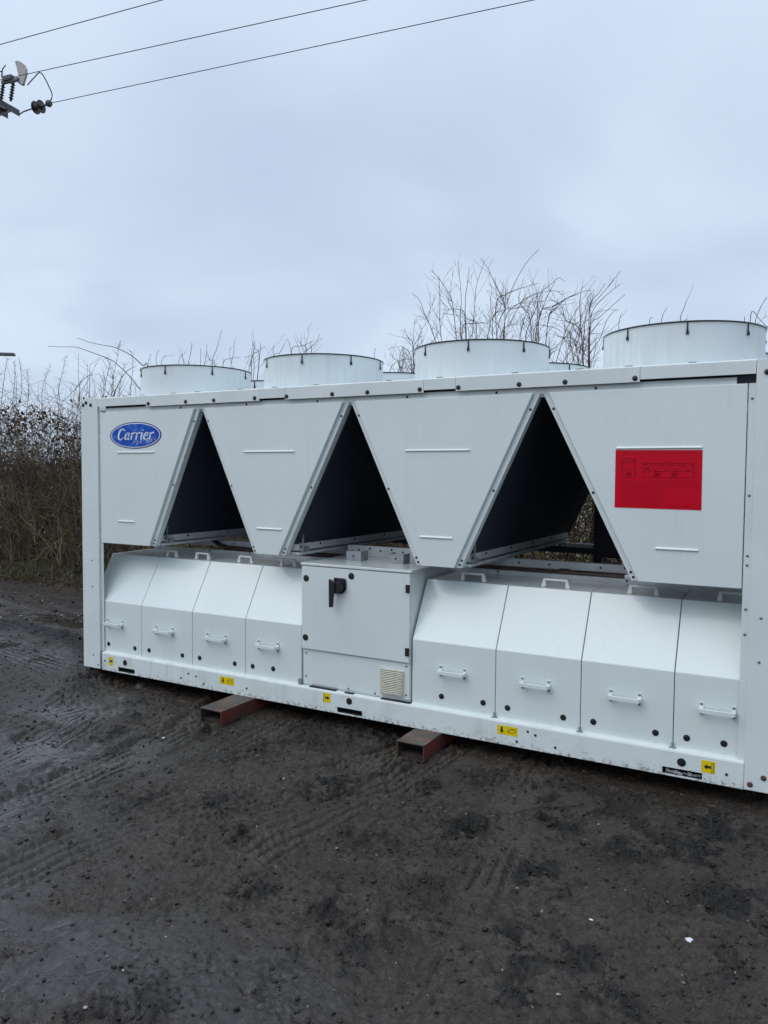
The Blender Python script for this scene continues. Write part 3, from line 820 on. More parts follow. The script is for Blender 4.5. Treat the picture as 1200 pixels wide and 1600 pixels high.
hd = [(.075, .583, (.225, .399), [(.241, .193), (.516, .191)], (.60, .72)), (.583, 1.076, (.724, .904), [(.659, .194), (.983, .196)], (.89, 1.035)),
      (1.076, 1.549, (1.209, 1.390), [(1.144, .198), (1.457, .198)], (1.29, 1.43)), (1.549, 2.006, (1.653, 1.83), [(1.61, .2), (1.78, .205)], (1.66, 1.80)),
      (2.798, 3.319, (2.975, 3.145), [(2.991, .203), (3.248, .205)], (3.0, 3.165)), (3.319, 3.795, (3.466, 3.634), [(3.392, .198), (3.704, .195)], (3.50, 3.665)),
      (3.795, 4.259, (3.940, 4.105), [(3.864, .198), (4.175, .194)], (3.975, 4.14)), (4.259, 4.725, (4.376, 4.543), [(4.323, .193), (4.492, .195)], (4.42, 4.58))]
hoods = [hood(a, b, c, d, e) for a, b, c, d, e in hd]
# fixing tabs at the seams
for x in (3.319, 3.795, 4.259):
    m = MB().box(x - .005, x + .005, .018, .0285, .137, .165).box(x - .016, x + .016, .008, .03, .1355, .139); m.build('seam_clip', ZINC, U, bevel=.002)
MB().box(1.990, 2.0135, .014, .03, .137, .175).build('seam_clip', ZINC, U, bevel=.002)
m = MB().box(.25, 4.55, .034, .05, .1355, .1375); m.build('gasket', BLACK, U)

# control cabinet
cb = MB().box(2.016, 2.788, .034, .55, .136, .905).build('control_cabinet', WHITE, U, bevel=.002)
MB().box(2.010, 2.797, .008, .56, .908, .924).build('lid', WHITE, cb, bevel=.003)
dr = MB().box(2.018, 2.786, .012, .032, .374, .902).build('cabinet_door', WHITE, U, bevel=.003)
lp = MB().box(2.022, 2.784, .026, .0335, .148, .368).build('lower_panel', WHITE, U, bevel=.002)
for x, z in ((2.052, .825), (2.386, .862), (2.048, .447)): bigplug((x, .012, z), dr)
for z in (.815, .44): MB().box(2.762, 2.789, .004, .0125, z - .024, z + .024).build('hinge', BLACK, dr, bevel=.002)
for x, z in ((2.045, .345), (2.045, .195), (2.763, .35), (2.763, .178), (2.36, .158), (2.55, .158)): screw((x, .026, z), lp)
# rotary switch: rounded base, barrel and lever
m = MB()
base = [(2.265, .845)] + [(2.352 - .018 + .018 * math.cos(t), .845 - .018 + .018 * math.sin(t)) for t in np.linspace(math.pi / 2, 0, 5)] + [(2.352, .79)] + [(2.31 + .042 * math.cos(t), .79 + .042 * math.sin(t)) for t in np.linspace(0, -math.pi / 2, 6)] + [(2.265, .748)]
m.prism(base, 'y', .000, .0115)
m.cyl((2.31, .0, .792), (0, -1, 0), .033, .035, 20)
sw = m.build('rotary_switch', BLACK, dr, bevel=.002)
m = MB(); lev = [(2.256, .842), (2.300, .826), (2.300, .775), (2.288, .735), (2.284, .668), (2.258, .666)]
m.prism(lev[::-1], 'y', -.046, -.028); m.build('switch_lever', BLACK, U, bevel=.005, seg=3)
# cream vent grille
fr_ = MB().box(2.598, 2.742, .020, .0258, .170, .314).build('vent_grille', BACKI, U)
m = MB()
for a, b, c_, d_ in ((2.594, 2.746, .166, .172), (2.594, 2.746, .312, .318), (2.594, 2.600, .172, .312), (2.740, 2.746, .172, .312)): m.box(a, b, .012, .0255, c_, d_)
m.build('frame', CREAM, fr_, bevel=.001)
for i in range(13):
    z = .176 + i * .0106
    m = MB(); m.add([(2.601, .010, z), (2.739, .010, z), (2.739, .0135, z + .0062), (2.601, .0135, z + .0062), (2.601, .0125, z - .0005), (2.739, .0125, z - .0005), (2.739, .0155, z + .0052), (2.601, .0155, z + .0052)],
          [(0, 1, 2, 3), (4, 7, 6, 5), (0, 4, 5, 1), (2, 6, 7, 3), (1, 5, 6, 2), (0, 3, 7, 4)])
    m.build('slat', CREAM, fr_)
# brackets and plate on top of the cabinet
for a in (2.19, 2.50):
    m = MB().box(a, a + .004, .27, .36, .9245, .985).box(a + .004, a + .11, .27, .274, .9245, .985).box(a + .106, a + .11, .274, .36, .9245, .985)
    o = m.build('cable_bracket', ZINC, U)
    dscrew((a + .055, .27, .955), o)
pl = MB().box(2.03, 2.70, .55, .555, .9245, .995).build('cable_plate', INNER, U)
for i in range(7): dscrew((2.12 + i * .085, .55, .965 + (.012 if i % 2 else 0)), pl)
bigplug((2.66, .30, .965), U) if False else None

# badge on the first panel
YB = .012
cx, cz, ra, rb = .556, 1.752, .258, .0965
def ell(name, a, b, y, m_, par, n=64, sh=.0):
    mm = MB(); pts = [(cx + a * math.cos(2 * math.pi * i / n), cz + b * math.sin(2 * math.pi * i / n)) for i in range(n)]
    mm.prism(pts, 'y', y, y + .0012); return mm.build(name, m_, par)
badge = ell('badge', ra, rb, YB - .0012, NAVY, U); badge['label'] = 'oval blue badge with white Carrier lettering'
ell('badge_border', ra * .955, rb * .925, YB - .0022, LWHITE, badge)
ell('badge_field', ra * .925, rb * .865, YB - .0032, BLUE, badge)
def stroke(m, pts, y, h=.0012):
    """ribbon through (x, z, half width) points, smoothed"""
    P_ = [np.array(p, float) for p in pts]; Q = []
    for i in range(len(P_) - 1):
        p0 = P_[max(i - 1, 0)]; p1 = P_[i]; p2 = P_[i + 1]; p3 = P_[min(i + 2, len(P_) - 1)]
        for t in np.linspace(0, 1, 7)[:-1]:
            Q.append(.5 * (2 * p1 + (p2 - p0) * t + (2 * p0 - 5 * p1 + 4 * p2 - p3) * t * t + (-p0 + 3 * p1 - 3 * p2 + p3) * t ** 3))
    Q.append(P_[-1]); n = len(Q); vs = []
    for i, q in enumerate(Q):
        t = Q[min(i + 1, n - 1)][:2] - Q[max(i - 1, 0)][:2]; t = t / (np.linalg.norm(t) + 1e-9); nn = np.array([-t[1], t[0]]) * q[2]
        vs += [(q[0] + nn[0], y, q[1] + nn[1]), (q[0] - nn[0], y, q[1] - nn[1]), (q[0] + nn[0], y - h, q[1] + nn[1]), (q[0] - nn[0], y - h, q[1] - nn[1])]
    fs = []
    for i in range(n - 1):
        a = 4 * i; fs += [(a + 2, a + 3, a + 7, a + 6), (a, a + 2, a + 6, a + 4), (a + 1, a + 5, a + 7, a + 3)]
    m.add(vs, fs)
# letters in an italic serif hand; unit = x-height, slanted afterwards
GL = {
 'C': (1.25, [[(1.12, 1.30, .10), (1.02, 1.52, .05), (.78, 1.60, .05), (.42, 1.38, .10), (.24, .80, .15), (.30, .28, .13), (.58, .0, .06), (.90, .10, .05), (1.08, .34, .04)]]),
 'a': (.98, [[(.74, .92, .06), (.46, .98, .05), (.18, .62, .10), (.14, .22, .11), (.30, .02, .06), (.54, .22, .05), (.72, .62, .05)], [(.76, 1.0, .09), (.68, .55, .11), (.66, .18, .11), (.76, .0, .07), (.90, .10, .03)]]),
 'r': (.80, [[(.06, .86, .03), (.20, .98, .07), (.26, .80, .11), (.22, .40, .12), (.20, .0, .10)], [(.24, .58, .04), (.42, .88, .05), (.62, 1.0, .09), (.72, .90, .10)]]),
 'i': (.52, [[(.04, .86, .03), (.20, .98, .07), (.26, .80, .11), (.20, .30, .12), (.26, .0, .08), (.42, .10, .03)], [(.28, 1.30, .10), (.30, 1.44, .10)]]),
 'e': (.88, [[(.20, .50, .04), (.50, .56, .05), (.70, .78, .07), (.56, 1.0, .06), (.30, .88, .08), (.13, .50, .12), (.18, .14, .11), (.40, .0, .06), (.66, .10, .04), (.76, .24, .03)]]),
}
m = MB(); X = 0; sc = .0485; tot = sum(GL[c][0] for c in 'Carrier')
for ch in 'Carrier':
    wd, sts = GL[ch]
    for st in sts:
        stroke(m, [(cx - .004 + (X - tot / 2 + px + .20 * pz) * sc * 1.26, cz - .030 + pz * sc + (X - tot / 2) * sc * .0, w_ * sc * 1.12) for px, pz, w_ in st], YB - .0034)
    X += wd
m.build('lettering', LWHITE, badge)
# pale scuffs of peeled film along the lower right of the badge
rnd = random.Random(5); m = MB()
for i in range(46):
    a = rnd.uniform(-.02, .20); z = cz - rb * .83 * math.sqrt(max(0, 1 - (a / (ra * .93)) ** 2)) * rnd.uniform(.55, .93)
    ln = rnd.uniform(.008, .03); an = rnd.uniform(.9, 2.0)
    stroke(m, [(cx + a, z, .0004), (cx + a + ln * .5 * math.cos(an), z + ln * .5 * math.sin(an), rnd.uniform(.0008, .0026)), (cx + a + ln * math.cos(an), z + ln * math.sin(an), .0003)], YB - .0033, .0006)
m.build('scuff', mat('pale_scuff', (.50, .60, .80), .5), badge)

# red information plate on the last panel, with its faint drawing and lines of print
plate = MB().add([(3.9505, YB - .0015, 1.618), (4.3605, YB - .0015, 1.615), (4.3625, YB - .0015, 1.324), (3.9515, YB - .0015, 1.327), (3.9505, YB, 1.618), (4.3605, YB, 1.615), (4.3625, YB, 1.324), (3.9515, YB, 1.327)],
                 [(3, 2, 1, 0), (0, 1, 5, 4), (1, 2, 6, 5), (2, 3, 7, 6), (3, 0, 4, 7)]).build('information_plate', RED, U)
plate['label'] = 'red rectangular plate with a faint line drawing of the chiller'
m = MB(); yq = YB - .0016
def ln(x0, z0_, x1, z1_, w_=.0011): stroke(m, [(x0, z0_, w_), (x1, z1_, w_)], yq, .0005)
def rc(x0, z0_, x1, z1_): ln(x0, z0_, x1, z0_); ln(x1, z0_, x1, z1_); ln(x1, z1_, x0, z1_); ln(x0, z1_, x0, z0_)
rc(3.985, 1.48, 4.05, 1.575); ln(3.985, 1.522, 4.05, 1.522); ln(3.985, 1.555, 4.05, 1.555); ln(3.99, 1.565, 4.045, 1.565)
rc(4.003, 1.486, 4.03, 1.508); ln(4.008, 1.497, 4.026, 1.497, .005)
rc(4.09, 1.48, 4.325, 1.55); ln(4.09, 1.512, 4.325, 1.512); ln(4.09, 1.543, 4.325, 1.543); ln(4.10, 1.525, 4.115, 1.525, .006)
xx = 4.125
for i in range(4): ln(xx, 1.543, xx + .023, 1.513); ln(xx + .023, 1.513, xx + .046, 1.543); xx += .05
for x in (4.155, 4.235): rc(x - .013, 1.482, x + .013, 1.508); ln(x - .009, 1.495, x + .009, 1.495, .006)
ln(4.19, 1.558, 4.22, 1.558)
rnd = random.Random(2)
for i in range(13):
    z = 1.462 - i * .009
    ln(3.984, z, 3.992, z, .0012)
    x = 4.0
    while x < (4.33 if i < 4 else 4.18):
        w_ = rnd.uniform(.006, .022); ln(x, z, x + w_, z, .0007); x += w_ + .006
for i in range(2):
    x = 3.985
    while x < 4.34: w_ = rnd.uniform(.006, .022); ln(x, 1.345 - i * .009, x + w_, 1.345 - i * .009, .0007); x += w_ + .006
x = 3.985
while x < 4.33: w_ = rnd.uniform(.006, .022); ln(x, 1.598, x + w_, 1.598, .0007); x += w_ + .006
m.build('print', REDINK, plate)

# yellow handling stickers on the base rail
def sticker(x, z, w_, h_, kind):
    y = -.003
    s = MB().box(x - w_ / 2, x + w_ / 2, y - .0012, y, z - h_ / 2, z + h_ / 2).build('sticker', YEL, U)
    s['label'] = {'right': 'yellow sticker with a black arrow pointing right', 'left': 'yellow sticker with a black arrow pointing left', 'down': 'yellow sticker with a black arrow pointing down and a hook drawing'}[kind]
    m = MB(); yy = y - .0012
    def poly(pts): m.prism(pts, 'y', yy - .0006, yy)
    if kind == 'down':
        ax = x - w_ * .27
        poly([(ax - .0055, z + .018), (ax - .0055, z - .002), (ax - .012, z - .002), (ax, z - .019), (ax + .012, z - .002), (ax + .0055, z - .002), (ax + .0055, z + .018)])
        s_ = lambda P_: stroke(m, [(a, b, .0010) for a, b in P_], yy, .0006)
        bx_ = x + w_ * .20
        s_([(bx_ - .026, z - .006), (bx_ + .002, z - .012)]); s_([(bx_ + .002, z - .012), (bx_ + .026, z - .002)]); s_([(bx_ + .026, z - .002), (bx_ + .022, z + .012)]); s_([(bx_ + .022, z + .012), (bx_, z + .002)])
        s_([(bx_ - .026, z - .006), (bx_ - .004, z + .002)]); s_([(bx_ - .02, z + .004), (bx_ + .004, z + .013)]); s_([(bx_ + .004, z + .013), (bx_ + .022, z + .012)])
    else:
        d = 1 if kind == 'right' else -1
        ox = x + .003 * d
        pts = [(ox - d * .016, z + .006), (ox + d * .002, z + .006), (ox + d * .002, z + .013), (ox + d * .017, z), (ox + d * .002, z - .013), (ox + d * .002, z - .006), (ox - d * .016, z - .006)]
        poly(pts if d > 0 else pts[::-1])
        tx = x - d * w_ * .42 if kind == 'right' else x + w_ * .38
        for i in range(6): m.box(tx - .0022, tx + .0022, yy - .0006, yy, z - .026 + i * .009, z - .0205 + i * .009)
        if kind == 'left':
            for i in range(7): m.box(tx - .0095, tx - .006, yy - .0006, yy, z - .028 + i * .008, z - .0245 + i * .008)
    m.build('printed_mark', INK, s)
sticker(.301, .075, .042, .062, 'right'); sticker(1.416, .0815, .124, .052, 'down'); sticker(2.221, .087, .054, .058, 'right')
sticker(3.405, .082, .118, .050, 'down'); sticker(4.428, .078, .062, .060, 'left')

# ------------------------------------------------------------------ steel beams under the chiller
def steel_beam(x0, w_, y0, y1, h, label):
    t = .009; o = thing('steel_beam', (x0 + w_ / 2, (y0 + y1) / 2, -h), label, 'steel beam', 'rusty steel beams under the chiller')
    MB().box(x0, x0 + w_, y0, y1, -t - .001, -.001).build('top_plate', STEELB, o, bevel=.003)
    MB().box(x0, x0 + w_, y0, y1, -h, -h + t).box(x0 + t + .001, x0 + w_ - t - .001, y0 + .02, y1 - .02, -h + t, -h + t + .022).build('bottom_plate', MUD_SHADE, o, bevel=.002)
    MB().box(x0, x0 + t, y0, y1, -h + t, -t - .001).build('side_plate', STEELB, o)
    MB().box(x0 + t + .001, x0 + w_ - t - .001, y0 + .12, y0 + .128, -h + t + .023, -t - .002).build('shade_plug', MUD_SHADE, o)  # added plug that keeps the hollow beam end dark
    s = MB().box(x0 + w_ - t, x0 + w_, y0, y1, -h + t, -t - .001).build('side_plate', REDOX, o); s['label'] = 'side face with worn red paint'
steel_beam(1.478, .178, -.335, 2.45, .098, 'longer-protruding rusty hollow beam under the left half of the chiller')
steel_beam(2.838, .173, -.235, 2.5, .102, 'shorter-protruding rusty hollow beam below the middle of the chiller, right of the other')

# ------------------------------------------------------------------ hedge, saplings, grass
BARK = mat('twig_bark', (.10, .075, .053), .85, spec=.2, noise=(3, (.23, .185, .13), .40, .66))
BARKD = mat('dark_twig_bark', (.085, .060, .052), .85, spec=.2, noise=(5, (.15, .11, .095), .4, .7))
MOSSY = mat('mossy_stem', (.30, .27, .11), .9, spec=.2, noise=(2.5, (.10, .09, .04), .40, .60))
TAN = mat('pale_dead_stem', (.36, .29, .17), .9, spec=.2, noise=(4, (.16, .125, .08), .35, .7))
LEAFB = mat('withered_leaf', (.070, .048, .030), .95, spec=.05, noise=(3, (.17, .115, .065), .42, .7))
LEAFG = mat('ivy_leaf', (.065, .085, .030), .6, spec=.25, noise=(8, (.14, .18, .05), .45, .7))
GRASSM = mat('verge_grass', (.060, .085, .022), .7, noise=(6, (.13, .12, .06), .42, .62))

class Twigs:
    """many thin stems as three-sided tapering tubes, built in numpy"""
    def __init__(s): s.v = []; s.f = []; s.n = 0
    def add(s, P_, r0, r1):
        """P_ (k,3) points"""
        P_ = np.asarray(P_, float); k = len(P_)
        T = np.gradient(P_, axis=0); T /= np.linalg.norm(T, axis=1, keepdims=True) + 1e-9
        A = np.cross(T, [.23, .11, .967]); A /= np.linalg.norm(A, axis=1, keepdims=True) + 1e-9; B = np.cross(T, A)
        r = np.linspace(r0, r1, k)[:, None]
        ring = [P_ + r * (A * math.cos(a) + B * math.sin(a)) for a in (0, 2.094, 4.189)]
        v = np.stack(ring, 1).reshape(-1, 3); s.v.append(v)
        b = s.n + np.arange(k - 1)[:, None] * 3
        for i in range(3):
            j = (i + 1) % 3; s.f.append(np.stack([b[:, 0] + i, b[:, 0] + j, b[:, 0] + 3 + j, b[:, 0] + 3 + i], -1))
        s.n += len(v)
    def build(s, name, m, parent, c): return npmesh(name, np.concatenate(s.v), np.concatenate(s.f), m, parent, c=c)

rg = np.random.default_rng(77)
def smooth(P_, n):
    P_ = np.asarray(P_, float); t = np.linspace(0, len(P_) - 1, n); i = np.clip(np.floor(t).astype(int), 0, len(P_) - 2); f = (t - i)[:, None]
    p0 = P_[np.clip(i - 1, 0, None)]; p1 = P_[i]; p2 = P_[i + 1]; p3 = P_[np.clip(i + 2, None, len(P_) - 1)]
    return .5 * (2 * p1 + (p2 - p0) * f + (2 * p0 - 5 * p1 + 4 * p2 - p3) * f ** 2 + (-p0 + 3 * p1 - 3 * p2 + p3) * f ** 3)
def side_twigs(tw, P_, dens, ln, r, up=.5, lvl=1):
    L_ = np.linalg.norm(np.diff(P_, axis=0), axis=1).sum(); n = rg.poisson(dens * L_)
    for _ in range(n):
        t = rg.random() ** .8; i = min(int(t * (len(P_) - 1)), len(P_) - 2); p = P_[i] + (P_[i + 1] - P_[i]) * rg.random()
        T = P_[i + 1] - P_[i]; T = T / (np.linalg.norm(T) + 1e-9)
        d = rg.normal(size=3); d -= T * (d @ T); d /= np.linalg.norm(d); d = d + T * up + np.array([0, 0, .25]); d /= np.linalg.norm(d)
        l_ = ln * rg.uniform(.35, 1.1) * (1.1 - .6 * t)
        k = 4; q = [p + d * l_ * u_ + rg.normal(size=3) * l_ * .04 * u_ + np.array([0, 0, 1]) * l_ * .12 * u_ * u_ for u_ in np.linspace(0, 1, k)]
        tw.add(q, r, r * .45)
        if lvl: side_twigs(tw, np.array(q), dens * 1.1, ln * .45, r * .7, up, lvl - 1)

STEMS = {
 'A': [[(1.33,3.05),(1.35,3.49),(1.34,3.71),(1.41,3.96)],[(1.31,3.2),(1.3,3.5),(1.23,3.92)],[(1.33,3.42),(1.33,3.71),(1.35,3.87)],[(1.17,3.05),(1.15,3.44),(1.12,3.63),(1.07,3.74)],[(1.09,3.06),(0.96,3.31),(0.85,3.49),(0.75,3.58)],[(1.28,3.4),(1.18,3.58),(1.05,3.74),(0.92,3.86)],[(1.47,3.04),(1.51,3.3),(1.49,3.55),(1.48,3.66)],[(1.31,3.24),(1.2,3.35),(1.06,3.42),(0.81,3.49)],[(1.29,3.31),(1.12,3.44),(1.0,3.44)],[(1.33,3.13),(1.44,3.21),(1.6,3.21)]],
 'B': [[(1.68,3.03),(1.72,3.26),(1.74,3.34),(1.82,3.66),(1.95,3.89),(2.09,4.04)],[(1.74,3.34),(1.7,3.49),(1.59,3.68),(1.47,3.9),(1.35,4.05)],[(1.74,3.37),(1.86,3.49),(1.99,3.55),(2.18,3.59)],[(1.74,3.28),(1.9,3.46),(2.05,3.53),(2.27,3.56),(2.34,3.52)],[(1.69,3.1),(1.56,3.29),(1.47,3.37)],[(1.71,3.21),(1.83,3.3),(1.98,3.36)],[(1.76,3.02),(1.87,3.19),(1.95,3.36),(2.01,3.48)]],
 'C': [[(2.11,2.96),(2.15,3.17),(2.19,3.29),(2.23,3.47),(2.3,3.55),(2.39,3.63),(2.44,3.6)],[(2.19,3.29),(2.17,3.41),(2.16,3.51)],[(2.18,3.27),(2.3,3.35),(2.44,3.43),(2.56,3.48)],[(2.28,2.88),(2.32,3.12),(2.35,3.32),(2.39,3.43),(2.44,3.53)],[(2.32,3.19),(2.41,3.32),(2.51,3.41),(2.71,3.48)],[(2.33,3.22),(2.45,3.35),(2.6,3.43)],[(2.15,3.17),(2.05,3.32),(1.97,3.46)],[(1.98,2.99),(2.02,3.21),(2.09,3.42),(2.16,3.49)],[(2.13,3.1),(2.27,3.13),(2.38,3.09)],[(2.39,2.77),(2.44,3.04),(2.52,3.24),(2.58,3.37)]],
 'D': [[(2.61,2.72),(2.65,3.02),(2.65,3.07)],[(2.74,2.64),(2.74,3.01),(2.74,3.15),(2.75,3.25),(2.89,3.4),(3.05,3.62)],[(2.74,3.15),(2.82,3.34),(3.02,3.53)],[(2.75,3.05),(2.86,3.17),(3.09,3.39)],[(2.73,3.15),(2.73,3.35),(2.72,3.45)],[(2.74,3.25),(2.82,3.44),(2.88,3.53)],[(2.8,2.7),(2.9,2.9),(2.96,3.1),(3.04,3.21)],[(2.65,3.03),(2.48,3.17),(2.42,3.31),(2.35,3.39),(2.24,3.45)],[(2.63,2.89),(2.52,2.96),(2.4,2.99)],[(2.63,2.95),(2.71,3.08),(2.73,3.13)],[(2.33,2.7),(2.45,2.86),(2.59,3.01)],[(2.43,2.69),(2.51,2.89),(2.56,3.1),(2.59,3.26)]],
 'E': [[(0.57,2.73),(0.54,3.0),(0.53,3.39)],[(0.56,2.89),(0.41,3.05),(0.35,3.08)],[(0.45,2.66),(0.44,2.89),(0.41,3.05)],[(0.45,2.8),(0.34,2.9),(0.23,2.99)],[(0.71,2.99),(0.73,3.18),(0.78,3.3)],[(0.71,2.99),(0.62,3.11),(0.54,3.22)],[(0.71,2.97),(0.82,3.1),(0.87,3.19)],[(0.57,2.84),(0.65,2.94),(0.72,3.03)]],
 'F': [[(-1.88,2.83),(-1.89,3.05),(-1.88,3.18),(-1.89,3.31)],[(-1.89,3.12),(-1.99,3.23),(-2.08,3.34)],[(-1.88,3.18),(-1.92,3.31)],[(-1.88,3.05),(-1.82,3.15),(-1.73,3.23)],[(-1.89,3.05),(-2.08,3.09)]],
 'G': [[(-2.28,2.94),(-2.24,3.16),(-2.18,3.42)],[(-2.19,2.95),(-2.17,3.15),(-2.17,3.31)],[(-2.26,2.96),(-2.4,3.04),(-2.48,3.16)],[(-2.26,2.98),(-2.14,3.06),(-2.03,3.07)]],
 'H': [[(-1.0,3.02),(-1.0,3.11),(-0.91,3.21),(-0.84,3.31)],[(-1.0,3.1),(-1.11,3.19),(-1.21,3.29)],[(-1.0,3.11),(-1.04,3.2),(-1.07,3.27)],[(-0.99,3.05),(-0.85,3.11),(-0.71,3.17)],[(-1.37,3.01),(-1.38,3.17)],[(-1.4,3.01),(-1.33,3.07)]],
 'I': [[(-3.02,3.01),(-3.03,3.21),(-3.04,3.38)],[(-2.82,3.0),(-2.83,3.2),(-2.86,3.36)],[(-3.3,3.03),(-3.3,3.23)],[(-2.68,2.99),(-2.71,3.24)],[(-3.67,3.02),(-3.67,3.23)],[(-3.09,3.02),(-3.16,3.2)],[(-2.94,3.03),(-2.91,3.18)],[(-3.43,3.04),(-3.36,3.19)]],
 'J': [[(0.19,2.83),(0.19,3.03),(0.2,3.14)],[(0.08,2.92),(0.08,3.05)],[(0.23,2.79),(0.39,2.9),(0.5,2.91)]],
 'K': [[(3.36,3.03),(3.39,3.11)],[(3.47,3.03),(3.52,3.2)],[(3.62,3.02),(3.64,3.11),(3.67,3.15)],[(3.68,3.01),(3.7,3.13),(3.73,3.22)],[(3.05,2.99),(3.06,3.2)]],
 'L': [[(4.32,2.95),(4.36,3.16),(4.42,3.27)],[(4.28,3.09),(4.36,3.05),(4.44,2.95)],[(4.24,2.97),(4.23,3.06)],[(4.47,2.87),(4.4,3.0),(4.38,3.04)]],
 'M': [[(-4.41,2.54),(-4.41,2.92),(-4.39,3.21),(-4.4,3.47)],[(-4.33,2.53),(-4.34,2.92),(-4.35,3.16),(-4.39,3.36)],[(-4.51,2.54),(-4.53,2.83),(-4.61,3.08),(-4.72,3.25)],[(-4.16,2.53),(-4.15,2.81),(-4.13,3.1)]],
 'N': [[(-5.2,2.47),(-5.25,2.82),(-5.35,2.99),(-5.42,3.38)],[(-5.69,2.69),(-5.48,2.98),(-5.39,3.26)],[(-5.09,2.56),(-5.16,2.96),(-5.2,3.18)],[(-5.43,2.47),(-5.49,2.88),(-5.51,3.23)],[(-4.85,2.55),(-4.85,2.95),(-4.85,3.24)],[(-4.93,2.61),(-5.04,2.86),(-5.07,2.96)],[(-4.62,2.59),(-4.73,2.79),(-4.98,3.02)]],
 'O': [[(-5.96,2.28),(-5.96,2.8),(-5.97,3.16),(-5.95,3.39)],[(-5.83,2.38),(-5.92,2.7),(-6.01,2.91)],[(-5.74,2.48),(-5.61,2.89),(-5.41,3.08)],[(-6.11,2.5),(-6.2,2.92),(-6.06,3.22)]],
 'P': [[(-6.57,2.3),(-6.55,2.83),(-6.52,3.35)],[(-6.37,2.3),(-6.36,2.82),(-6.42,3.16)],[(-6.73,2.41),(-6.76,2.94),(-6.84,3.32)]],
 'Q': [[(-7.02,2.1),(-6.98,2.85),(-6.98,3.22),(-6.95,3.38)],[(-7.18,2.53),(-7.15,2.96),(-7.14,3.34)],[(-7.41,2.54),(-7.31,2.97),(-7.18,3.18)]],
 'arch': [[(-3.88,2.56),(-3.97,2.79),(-4.11,2.95),(-4.31,3.11),(-4.44,3.19),(-4.79,3.31),(-5.08,3.4),(-5.33,3.42),(-5.67,3.45)],[(-3.77,2.98),(-3.83,3.06),(-3.88,3.12),(-4.01,3.22),(-4.17,3.3),(-4.33,3.36),(-4.44,3.38),(-4.72,3.44),(-5.0,3.53)],[(-4.59,2.45),(-4.34,2.82),(-4.17,2.97),(-4.01,3.03),(-3.88,3.04)]],
}

SHR = {
 'Q': (-7.3, 4.35, 1, 'bare spiky sapling at the photo\'s left edge, rising above the hedge'),
 'P': (-6.6, 4.3, 1, 'bare feathery sapling in the hedge, second from the photo\'s left edge'),
 'O': (-5.95, 4.3, 1, 'bare sapling with crossing shoots, just left of the chiller\'s top left corner'),
 'N': (-5.15, 4.5, .6, 'thin bare shoots rising right behind the chiller\'s top left corner'),
 'M': (-4.45, 4.4, 1, 'reddish spiky bare sapling standing left of the leftmost fan cowl'),
 'I': (-3.0, 4.3, .25, 'row of short bare shoots above the leftmost fan cowl'),
 'G': (-2.2, 4.3, .4, 'forked bare shoots above the right end of the leftmost fan cowl'),
 'F': (-1.85, 4.35, .4, 'small branching bare sapling left of the second fan cowl'),
 'H': (-1.0, 4.3, .3, 'small fan of bare twigs above the second fan cowl'),
 'J': (.15, 4.4, .4, 'two thin bare shoots at the right end of the second fan cowl'),
 'E': (.55, 4.3, 1, 'low bare sapling between the second and third fan cowls'),
 'A': (1.3, 4.3, .8, 'dense bare shrub with many upright shoots, above the left half of the third fan cowl'),
 'B': (1.7, 4.35, .7, 'tallest bare shrub, its long curved shoot leaning right above the third fan cowl'),
 'C': (2.2, 4.2, .7, 'bare shrub with shoots arching rightwards above the right end of the third fan cowl'),
 'D': (2.85, 4.2, 1, 'bare shrub with long shoots leaning right, between the third and fourth fan cowls'),
 'K': (3.6, 4.3, .2, 'sparse bare shoots above the rightmost fan cowl'),
 'L': (4.35, 4.3, .3, 'bare shoots crossing at the photo\'s right edge, above the rightmost cowl'),
}
for key, (bx0, by, dens, lab) in SHR.items():
    base = Vector((bx0, by, gz(bx0, by) - .02))
    t = thing('bare_sapling', base, lab, 'sapling', 'bare saplings rising above the hedge')
    trunk = Twigs(); tw = Twigs()
    fx_ = base.x + .0; fork = np.array([bx0 + rg.normal() * .05, by, 1.5 + rg.random() * .4])
    sp = smooth([(base.x, by, base.z), (base.x + .06, by + .03, .8), tuple(fork)], 8); trunk.add(sp, .022, .011); side_twigs(tw, sp, 6, .7, .004)
    for st in STEMS[key]:
        y0 = by + rg.normal() * .16; n_ = len(st)
        lo = st[0]
        P_ = [tuple(fork)] if lo[1] > 2.2 else []
        if P_ and lo[1] - fork[2] > .8: P_.append((fork[0] * .35 + lo[0] * .65, (by + y0) / 2, fork[2] * .4 + lo[1] * .6))
        P_ += [(a, y0 + rg.normal() * .02 + .05 * i, b) for i, (a, b) in enumerate(st)]
        q = smooth(P_, 5 * len(P_)); trunk.add(q, .0060, .0026)
        feathery = key in 'QPOM'
        top = q[len(q) // 3:]
        if feathery: side_twigs(tw, top, 34, .15, .0022, .25, 0)
        else: side_twigs(tw, top, 3.2 * dens, .36, .0022, 1.1, 1); side_twigs(tw, q[: len(q) // 2 + 2], 8 * dens, .5, .0026, .9, 1)
    trunk.build('trunk', BARKD, t, base)
    if tw.v: tag(tw.build('twigs', BARKD, t, base), kind='stuff')
t = thing('arching_bramble', (-3.85, 3.95, gz(-3.85, 3.95)), 'long thin bare canes arching to the left beside the leftmost fan cowl', 'bramble')
for i, st in enumerate(STEMS['arch']):
    P_ = [(-3.8 + .1 * i, 3.95, .1), (-3.75 + .08 * i, 3.98, 1.6)] if i < 2 else [(-4.6, 3.95, .1), (-4.55, 4.0, 1.5)]
    q = smooth(P_ + [(a, 4.3 - .03 * j, b) for j, (a, b) in enumerate(st)], 40)
    a = Twigs(); a.add(q, .010, .0035); a.build('cane', BARKD, t, (-3.85, 3.95, 0))

